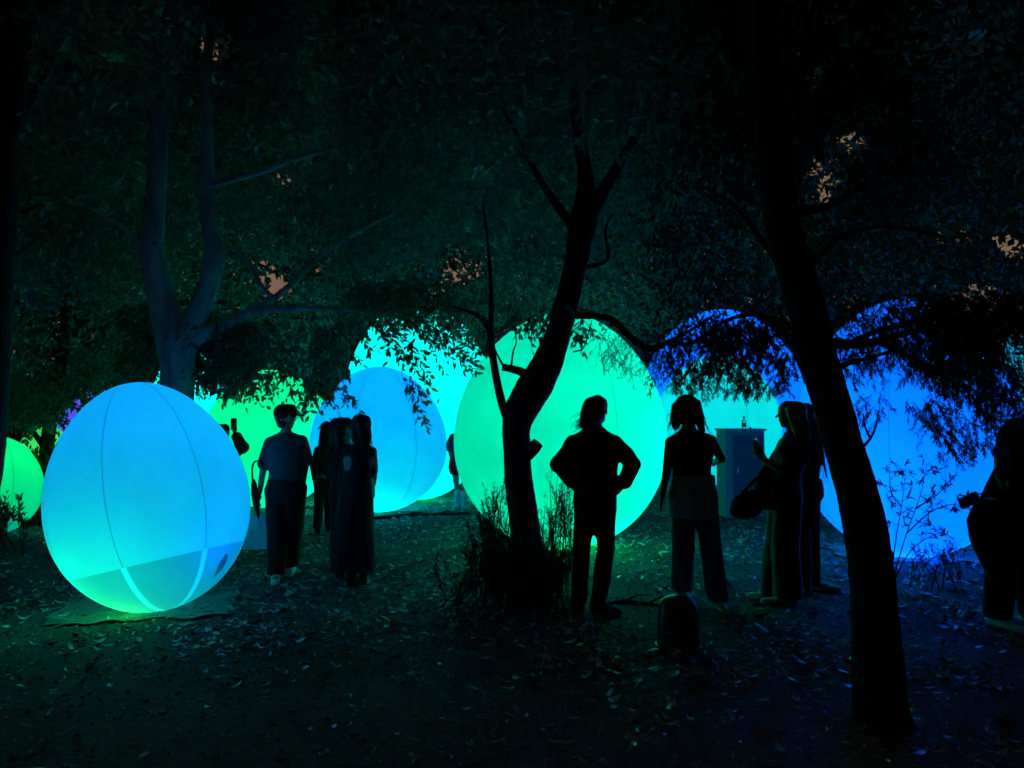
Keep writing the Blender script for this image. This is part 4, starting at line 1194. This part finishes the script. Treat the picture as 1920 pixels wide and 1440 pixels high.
# ---- person far off between the eggs
P = Person('distant person in a dark top, shorts and pale boots, half behind the biggest green egg', 858, 950, d=12.9)
fE = (0.5, 0.8, 0)
J = make_body(P, dict(head=(868, 793), neck=(866, 806), shL=(850, 816), shR=(878, 816), elL=(842, 836), wrL=(845, 856, .05), elR=(884, 838), wrR=(882, 858),
    hipL=(853, 872), hipR=(872, 872), knL=(856, 905), knR=(872, 906), anL=(858, 938), anR=(870, 940), ftL=(855, 948, -.1), ftR=(872, 948, .1)), fE, 0.95, w=0.9)
top(P, M['charcoal'], 'shirt', 0.02, 0.6, (0.07, 0.065, 0.06), 1.0, -0.03, 0.16)
mb = MB()
for k in ('L', 'R'):
    a, b = J['hip' + k], J['kn' + k]
    mb.loft([((b.x, b.y, b.z + .14), .105, .11), ((a.x, a.y, a.z - .02), .11, .12), ((a.x, a.y, a.z + .12), .09, .1)], 14)
mb.loft([((P.hipc.x, P.hipc.y, P.hipc.z - .06), .17, .13), ((P.hipc.x, P.hipc.y, P.hipc.z + .13), .155, .115)], 16)
fuse(mb, 'shorts', M['black'], P.root, 0.016, 0.5, 4, 0.01)
mb = MB()
for k in ('L', 'R'): mb.cap(J['an' + k] + Vector((0, 0, .14)), J['an' + k], 0.062, 0.056, 12)
fuse(mb, 'socks', M['white'], P.root, 0.014, 0.5, 3)
shoes(P, M['white'])
hair(P, M['hair_dark'], fE, None, strands=0)

# ---- visitor taking a picture behind the near egg
P = Person('visitor raising a phone, half hidden by the right edge of the near blue egg', 428, 1010, d=9.6)
fA = (0.5, 0.86, 0.1)
J = make_body(P, dict(head=(419, 812), neck=(420, 832), shL=(402, 846), shR=(440, 842), elL=(398, 882), wrL=(404, 915), elR=(455, 838, .12), wrR=(441, 812, .22), haR=(439, 800, .22),
    hipL=(410, 916), hipR=(432, 916), knL=(410, 960), knR=(432, 960), anL=(410, 1000), anR=(432, 1000), ftL=(408, 1008, .15), ftR=(436, 1008, .15)), fA, 0.9, w=0.9)
top(P, M['charcoal'], 'jacket', 0.025, 0.85, (0.08, 0.09, 0.075), 0.95, -0.05, 0.16)
trousers(P, M['black'], (0.105, 0.09, 0.08), 0.95)
shoes(P, M['black'])
hair(P, M['hair_dark'], fA, None, strands=0, sc=0.95)
ph = empty('mobile_phone', P.W(P.L(439, 798, .25)), 'dark phone held up by the visitor behind the near blue egg', 'phone')
mb = MB(); mb.box(P.L(439, 795, .26) + P.root.location, 0.075, 0.009, 0.15, Matrix.Rotation(0.5, 3, 'Z'))
child_to(bevelled(mb, 'case', M['plastic_black'], ph, 0.004), ph)

# ---- figure with hands on hips
P = Person('figure with wavy hair and boxy dark jacket standing with hands on hips', 1115, 1143)
fF = (0.55, 0.8, 0.22)
J = make_body(P, dict(head=(1120, 771), neck=(1117, 800), shL=(1077, 822), shR=(1154, 824), elL=(1047, 870), wrL=(1075, 906, .02), haL=(1092, 916, .02), elR=(1186, 868), wrR=(1170, 908, -.02), haR=(1156, 924, -.06),
    hipL=(1097, 925), hipR=(1135, 925), knL=(1090, 1030), knR=(1134, 1030), anL=(1084, 1124), anR=(1121, 1124), ftL=(1078, 1136, .12), ftR=(1136, 1137, -.06)), fF, 1.0, w=0.98, curlR=0.8)
top(P, M['black'], 'jacket', 0.030, 0.95, (0.074, 0.072, 0.058), 1.0, 0.01, 0.150, wr=0.016, neckinf=0.012)
trousers(P, M['black'], (0.092, 0.072, 0.064), 0.92, inf=0.014)
shoes(P, M['charcoal'])
hair(P, M['hair_dark'], fF, [[P.L(1110, 763, -.05), P.L(1100, 780, -.06), P.L(1091, 797, -.08)], [P.L(1116, 770, -.08), P.L(1106, 795, -.1), P.L(1101, 812, -.1)]], (0.085, 0.062, 0.03), 110, 0.04, sc=1.05, wave=0.02)

# ---- woman with the shirt tied round her waist
P = Person('woman in black sleeveless top with a pale shirt tied round her waist', 1297, 1140)
fG = (0.25, 0.95, -0.2)
J = make_body(P, dict(head=(1288, 772, .02), neck=(1290, 800), shL=(1257, 822), shR=(1332, 818), elL=(1250, 876), wrL=(1241, 928), haL=(1236, 950), elR=(1352, 860, .08), wrR=(1335, 868, .26), haR=(1325, 860, .34),
    hipL=(1276, 926), hipR=(1318, 926), knL=(1278, 1020), knR=(1330, 1020, .05), anL=(1276, 1100, .2), anR=(1343, 1122), ftL=(1276, 1112, .32), ftR=(1350, 1136, -.1)), fG, 1.0, w=0.98)
top(P, M['black'], 'tank_top', 0.016, 0.0, w=1.0, lo=0.06, hemr=0.150)
trousers(P, M['denim'], (0.105, 0.095, 0.09), 1.0, inf=0.02)
mb = MB()
rg = []
for px, py, hw, dep in ((1297, 967, 47, .165), (1297, 945, 46, .165), (1297, 920, 44, .155), (1298, 900, 41, .14), (1299, 890, 39, .13)):
    rg.append((tuple(P.L(px, py)), hw * P.m, dep))
mb.loft(rg, 22)
mb.cap(P.L(1285, 895, .13), P.L(1278, 930, .16), .03, .022); mb.cap(P.L(1310, 895, .13), P.L(1316, 935, .16), .03, .022)
fuse(mb, 'tied_shirt', M['paleblue'], P.root, 0.013, 0.5, 4, 0.014, (16, 16, 3), 8)
shoes(P, M['white'])
hair(P, M['hair_brown'], fG, [[P.L(1300, 764, -.04), P.L(1309, 784, -.05), P.L(1317, 808, -.06)], [P.L(1274, 768, -.04), P.L(1268, 786, -.05), P.L(1266, 802, -.06)], [P.L(1288, 772, -.07), P.L(1292, 812, -.1)]], (0.078, 0.055, 0.025), 130, 0.032, sc=1.1, wave=0.01)

# ---- woman with the phone
P = Person('woman in profile holding up a lit phone, long fair hair and wide black trousers', 1465, 1128)
fH = (-0.97, 0.22, 0.0)
P.yaw = 1.0
J = make_body(P, dict(head=(1480, 778), neck=(1486, 806), shL=(1470, 826, .12), shR=(1494, 826, -.1), elL=(1440, 882, .14), wrL=(1422, 838, .16), haL=(1416, 824, .16), elR=(1466, 882, -.16), wrR=(1432, 862, -.18), haR=(1420, 850, -.16),
    hipL=(1470, 926, .07), hipR=(1476, 926, -.07), knL=(1455, 1020, .08), knR=(1470, 1020, -.06), anL=(1446, 1112, .1), anR=(1473, 1114, -.08), ftL=(1428, 1124, .1), ftR=(1455, 1126, -.08)), fH, 0.98, w=0.95)
top(P, M['charcoal'], 'top', 0.016, 0.45, (0.062, 0.055, 0.05), 0.96, 0.06, 0.145)
trousers(P, M['black'], (0.115, 0.112, 0.118), 0.95, inf=0.018)
shoes(P, M['white'])
hair(P, M['hair_fair'], fH, [[P.L(1492, 770, -.02), P.L(1506, 800, -.04), P.L(1512, 835, -.06), P.L(1514, 870, -.06)], [P.L(1490, 772, .04), P.L(1504, 806, .04), P.L(1508, 850, .04)], [P.L(1485, 770, -.07), P.L(1494, 805, -.1), P.L(1500, 850, -.1)]],
     (0.066, 0.044, 0.018), 120, 0.026, sc=0.98, wave=0.006)
ph = empty('mobile_phone', P.W(P.L(1412, 822, .17)), 'phone with a small bright glint held up by the fair-haired woman', 'phone')
rot = Matrix.Rotation(-0.5, 3, 'Y') @ Matrix.Rotation(1.2, 3, 'Z')
mb = MB(); mb.box(P.L(1413, 815, .13) + P.root.location, 0.075, 0.009, 0.15, rot)
child_to(bevelled(mb, 'case', M['plastic_black'], ph, 0.004), ph)
m_, nt, out = new_mat('phone_light'); e = N(nt, 'ShaderNodeEmission'); e.inputs['Color'].default_value = (0.7, 0.8, 1, 1); e.inputs['Strength'].default_value = 0.7; nt.links.new(e.outputs[0], out.inputs[0])
mb = MB(); mb.box(P.L(1416, 823, .10) + P.root.location, 0.022, 0.004, 0.012, rot)
child_to(link('torch', mb.mesh('torch'), m_, ph, smooth=False), ph)
# shoulder bag in front of her
hb = empty('handbag', P.W(P.L(1397, 975, -.02)), 'bulging black handbag hanging from the arm of the fair-haired woman', 'handbag')
mb = MB()
c = P.L(1398, 948, -.06)
mb.ball(c, 0.135, 0.09, 0.105, 16, 10); mb.ball(c + Vector((.05, .02, .05)), 0.10, 0.08, 0.09, 14, 10); mb.ball(c + Vector((-.05, 0, -.035)), 0.10, 0.08, 0.07, 14, 10)
o = fuse(mb, 'pouch', M['black'], hb, 0.012, 0.5, 3, 0.012); o.location = P.root.location; child_to(o, hb)
mb = MB()
for pts in (((1388, 926, -.06), (1408, 905, -.06), (1430, 884, .10)), ((1416, 926, -.04), (1425, 908, 0), (1436, 888, .14))):
    q = catmull([tuple(P.L(*k)) for k in pts], 5)
    mb.tube([Vector(k) + P.root.location for k in q], [0.014] * len(q), 7)
child_to(link('strap', mb.mesh('strap'), M['black'], hb), hb)

jk = empty('draped_jacket', P.W(P.L(1432, 940, .05)), 'dark jacket draped over the forearm of the fair-haired woman', 'jacket')
mb = MB()
mb.loft([(tuple(P.L(x, y, .08)), r * P.m, .07) for x, y, r in ((1428, 952, 14), (1430, 930, 20), (1434, 905, 20), (1438, 885, 17), (1441, 872, 10))], 16)
o = fuse(mb, 'cloth', M['black'], jk, 0.012, 0.5, 3, 0.02, (14, 14, 5)); o.location = P.root.location; child_to(o, jk)

# ---- friend behind her
P = Person('slim companion mostly hidden behind the fair-haired woman, long hair blown to the right', 1508, 1116, d=6.75)
fK = (0.2, 0.95, 0)
J = make_body(P, dict(head=(1508, 780), neck=(1506, 806), shL=(1484, 824), shR=(1522, 824), elL=(1482, 872), wrL=(1488, 910, .1), elR=(1524, 872, .05), wrR=(1515, 905, .15),
    hipL=(1495, 922), hipR=(1516, 922), knL=(1503, 1015), knR=(1518, 1012, .1), anL=(1504, 1102), anR=(1522, 1094, .12), ftL=(1494, 1114, -.05), ftR=(1532, 1106, .1)), fK, 0.94, w=0.85)
top(P, M['black'], 'top', 0.014, 0.6, (0.055, 0.05, 0.045), 0.88, 0.03, 0.13)
trousers(P, M['black'], (0.095, 0.07, 0.055), 0.9)
shoes(P, M['white'])
hair(P, M['hair_fair'], fK, [[P.L(1514, 772, -.04), P.L(1526, 800, -.06), P.L(1538, 840, -.07), P.L(1548, 895, -.08)], [P.L(1510, 776, -.06), P.L(1522, 815, -.08), P.L(1536, 870, -.08)]], (0.06, 0.036, 0.012), 110, 0.02, sc=0.98, wave=0.006)

# ---- person at the right edge
P = Person('long-haired person at the right edge of the view clutching a wallet, dark clothes', 1893, 1172)
fI = (-0.6, 0.75, 0)
P.yaw = 0.6
J = make_body(P, dict(head=(1905, 816), neck=(1906, 846), shL=(1880, 868, .05), shR=(1940, 868, -.05), elL=(1862, 926, .02), wrL=(1838, 944, .08), haL=(1824, 938, .1), elR=(1952, 930), wrR=(1935, 985),
    hipL=(1882, 970), hipR=(1928, 970), knL=(1868, 1070), knR=(1925, 1070, .05), anL=(1862, 1152), anR=(1924, 1150, .15), ftL=(1884, 1166, -.1), ftR=(1940, 1160, .1)), fI, 1.0, w=1.0, curlL=1.0)
top(P, M['black'], 'coat', 0.03, 0.9, (0.075, 0.065, 0.055), 1.05, -0.14, 0.2, wr=0.014)
trousers(P, M['black'], (0.125, 0.11, 0.095), 1.05, inf=0.025)
shoes(P, M['white'])
hair(P, M['hair_dark'], fI, [[P.L(1892, 815, -.05), P.L(1880, 850, -.06), P.L(1874, 890, -.08)], [P.L(1905, 815, -.08), P.L(1900, 860, -.12), P.L(1896, 910, -.14)], [P.L(1918, 815, -.06), P.L(1925, 860, -.1), P.L(1925, 905, -.12)]], (0.09, 0.075, 0.045), 70, 0.03, sc=1.05, wave=0.008)
wl_ = empty('wallet', P.W(P.L(1813, 936, .1)), 'dark flat wallet with a strap in the hand of the person at the right edge', 'wallet')
mb = MB(); mb.box(P.L(1813, 937, .1) + P.root.location, 0.155, 0.03, 0.085, Matrix.Rotation(-0.42, 3, 'Y'))
child_to(bevelled(mb, 'cover', M['plastic_black'], wl_, 0.008), wl_)
mb = MB(); q = catmull([tuple(P.L(*k) + P.root.location) for k in ((1830, 926, .1), (1845, 923, .06), (1860, 922, .02), (1868, 930, 0))], 4); mb.tube([Vector(k) for k in q], [0.006] * len(q), 6)
child_to(link('strap', mb.mesh('strap'), M['plastic_black'], wl_), wl_)
tb = empty('tote_bag', P.W(P.L(1830, 1030, -.05)), 'slouchy black tote bag at the hip of the person at the right edge', 'bag')
mb = MB()
mb.loft([(tuple(P.L(*k[:2], -.08)), k[2] * P.m, .09) for k in ((1868, 1085, 14), (1858, 1050, 26), (1848, 1010, 32), (1843, 975, 32), (1846, 950, 26), (1854, 934, 16))], 18)
o = fuse(mb, 'sack', M['black'], tb, 0.013, 0.5, 4, 0.014); o.location = P.root.location; child_to(o, tb)
mb = MB(); q = catmull([tuple(P.L(*k) + P.root.location) for k in ((1832, 945, -.1), (1850, 905, -.12), (1875, 866, -.06), (1885, 860, 0), (1880, 905, .08), (1850, 945, -.02))], 5)
mb.tube([Vector(k) for k in q], [0.012] * len(q), 7)
child_to(link('strap', mb.mesh('strap'), M['black'], tb), tb)

# ================================================================== cabinet with bottle
dC = 11.9
cb_p = at(1399, 954, dC); cz = gz(cb_p.x, dC)
cab = empty('metal_cabinet', (cb_p.x, dC, cz), 'grey metal cabinet with a panelled door, a bottle on its top', 'cabinet')
cab.rotation_euler = (0, 0, 0.10)
Hc = at(1400, 806, dC).z - cz
mb = MB(); mb.box((0.0, 0.21, Hc / 2), 0.62, 0.40, Hc - 0.03)
bevelled(mb, 'carcass', M['steel_grey'], cab, 0.006)
mb = MB(); mb.box((0.0, 0.20, Hc + 0.0), 0.66, 0.46, 0.03)
bevelled(mb, 'lid', M['steel_grey'], cab, 0.005)
mb = MB(); mb.box((0.04, -0.004, Hc / 2), 0.48, 0.022, Hc - 0.16)
dr = bevelled(mb, 'door', M['steel_dark'], cab, 0.004)
for z0 in (0.24, 0.5, 0.76):
    mb = MB(); mb.box((0.07, -0.019, Hc * z0), 0.32, 0.010, 0.02)
    bevelled(mb, 'rail', M['steel_dark'], dr, 0.003)
mb = MB(); mb.box((-0.14, -0.03, Hc * 0.55), 0.022, 0.03, 0.10)
bevelled(mb, 'handle', M['handle'], dr, 0.005)
bt = at(1395, 802, dC + 0.1)
bt = Vector((bt.x, bt.y, cz + Hc + 0.0155))
bo = empty('bottle', bt, 'small clear bottle with a dark label standing on the metal cabinet', 'bottle')
gm, nt, out = new_mat('bottle_glass'); g = N(nt, 'ShaderNodeBsdfPrincipled'); g.inputs['Base Color'].default_value = (0.75, 0.85, 0.85, 1); g.inputs['Roughness'].default_value = 0.05; g.inputs['Transmission Weight'].default_value = 0.95; g.inputs['IOR'].default_value = 1.2
nt.links.new(g.outputs[0], out.inputs[0])
mb = MB(); mb.loft([((0, 0, z), r, r) for z, r in ((0, .03), (.01, .034), (.11, .034), (.135, .026), (.155, .014), (.175, .013))], 16)
link('body', mb.mesh('body'), gm, bo)
mb = MB(); mb.loft([((0, 0, z), r, r) for z, r in ((.03, .0352), (.09, .0352))], 16)
link('label', mb.mesh('label'), M['plastic_black'], bo)
mb = MB(); mb.loft([((0, 0, z), r, r) for z, r in ((.172, .016), (.195, .016))], 12)
link('cap', mb.mesh('cap'), M['plastic_black'], bo)

# ================================================================== dome-topped ground post
dS = 5.25
p = at(1272, 1210, dS); px_, pz_ = p.x, gz(p.x, dS)
bl = empty('bollard', (px_, dS, pz_), 'low dark dome-topped bollard with a pale broken band on the littered ground', 'bollard')
mb = MB()
mb.loft([((0, 0, z), r, r * 0.85) for z, r in ((-0.02, .145), (0.0, .145), (0.10, .142), (0.20, .137), (0.265, .130), (0.305, .116), (0.33, .09), (0.343, .055), (0.348, .02))], 28)
link('housing', mb.mesh('housing'), M['bollard'], bl)
for a0, a1 in ((-2.35, -1.95), (-1.25, -1.05)):
    v = []; f = []
    for i in range(7):
        a = a0 + (a1 - a0) * i / 6
        for rr, z in ((.1425, .112), (.1465, .112), (.1455, .126), (.1415, .126)):
            v.append((rr * math.cos(a), rr * .85 * math.sin(a), z))
    for i in range(6):
        for k in range(4): f.append((i * 4 + k, i * 4 + (k + 1) % 4, i * 4 + 4 + (k + 1) % 4, i * 4 + 4 + k))
    f += [(3, 2, 1, 0), (24, 25, 26, 27)]
    mb = MB(); mb.add(v, f); link('band', mb.mesh('band'), M['band'], bl)
mb = MB(); mb.loft([((0, 0, z), r, r * 0.87) for z, r in ((-0.02, .165), (0.012, .165), (0.02, .155))], 28)
link('foot', mb.mesh('foot'), M['bollard'], bl)

# ================================================================== ground sheets under eggs, fallen branches and a shadow line
def sheet(label, px, py, sx, sy, rotz, seed, amp=0.02):
    d = ground_d(py); x = (px - 960) / F * d
    n = 36; v = []; f = []
    R = Matrix.Rotation(rotz, 3, 'Z')
    for j in range(n + 1):
        for i in range(n + 1):
            lx, ly = (i / n - 0.5) * sx, (j / n - 0.5) * sy
            w = R @ Vector((lx, ly, 0))
            edge = max(abs(i / n - .5), abs(j / n - .5)) * 2
            z = gz(x + w.x, d + w.y) - gz(x, d) + 0.012 + max(0, amp * (noise.noise(Vector((lx * 3 + seed, ly * 5, 0))) + .5 * noise.noise(Vector((lx * 9 + seed, ly * 9, 2))))) * min(1, edge * 1.3)
            v.append((w.x + 0.09 * noise.noise(Vector((ly * 4, seed, 0))), w.y + .09 * noise.noise(Vector((lx * 4, seed, 5))), z))
    for j in range(n):
        for i in range(n):
            o_ = j * (n + 1) + i; f.append((o_, o_ + 1, o_ + n + 2, o_ + n + 1))
    me = bpy.data.meshes.new('ground_sheet'); me.from_pydata(v, [], f)
    o = link('ground_sheet', me, M['tarp']); o.location = (x, d, gz(x, d))
    s = o.modifiers.new('solid', 'SOLIDIFY'); s.thickness = 0.004
    tag(o, label, 'ground sheet', 'ground sheets under the eggs')
sheet('crumpled dark sheet on the earth under the near blue egg', 283, 1136, 1.35, 0.85, 0.22, 3, 0.05)
sheet('dark sheet under the blue egg behind the couple', 722, 954, 1.5, 1.0, 0.2, 9, 0.04)
sheet('dark sheet under the royal blue egg at the right', 1702, 1041, 1.6, 1.0, -0.1, 15, 0.04)

def stick(label, pts, r):
    q = catmull([(a, b, ground_d(b)) for a, b in pts], 6)
    W_ = [at(a[0], a[1], a[2]) for a in q]
    W_ = [Vector((p.x, p.y, gz(p.x, p.y) + r * 0.8)) for p in W_]
    c = W_[len(W_) // 2]
    mb = MB(); mb.tube([p - c for p in W_], [r * (1 - 0.5 * i / len(W_)) for i in range(len(W_))], 7)
    for k in (len(W_) // 3, 2 * len(W_) // 3):
        s = W_[k] - c; mb.tube([s, s + Vector((0.12, 0.1, 0.03)), s + Vector((0.26, 0.16, 0.02))], [r * .6, r * .4, r * .2], 5)
    o = link('branch_and_shadow_line', mb.mesh('branch_and_shadow_line'), M['twig']); o.location = c
    tag(o, label, 'fallen branch')
stick('long dark strip for a shadow edge on the earth between the blue egg and the biggest green egg', [(700, 974), (760, 968), (820, 966), (880, 964)], 0.03)  # dark branch shape put in for the edge of a shadow
stick('short fallen branch beside the foot of the man in the cap', [(540, 958), (575, 955), (600, 957)], 0.025)
stick('thin fallen branch at the feet of the figure with hands on hips', [(1130, 1136), (1170, 1130), (1215, 1134), (1240, 1138)], 0.02)
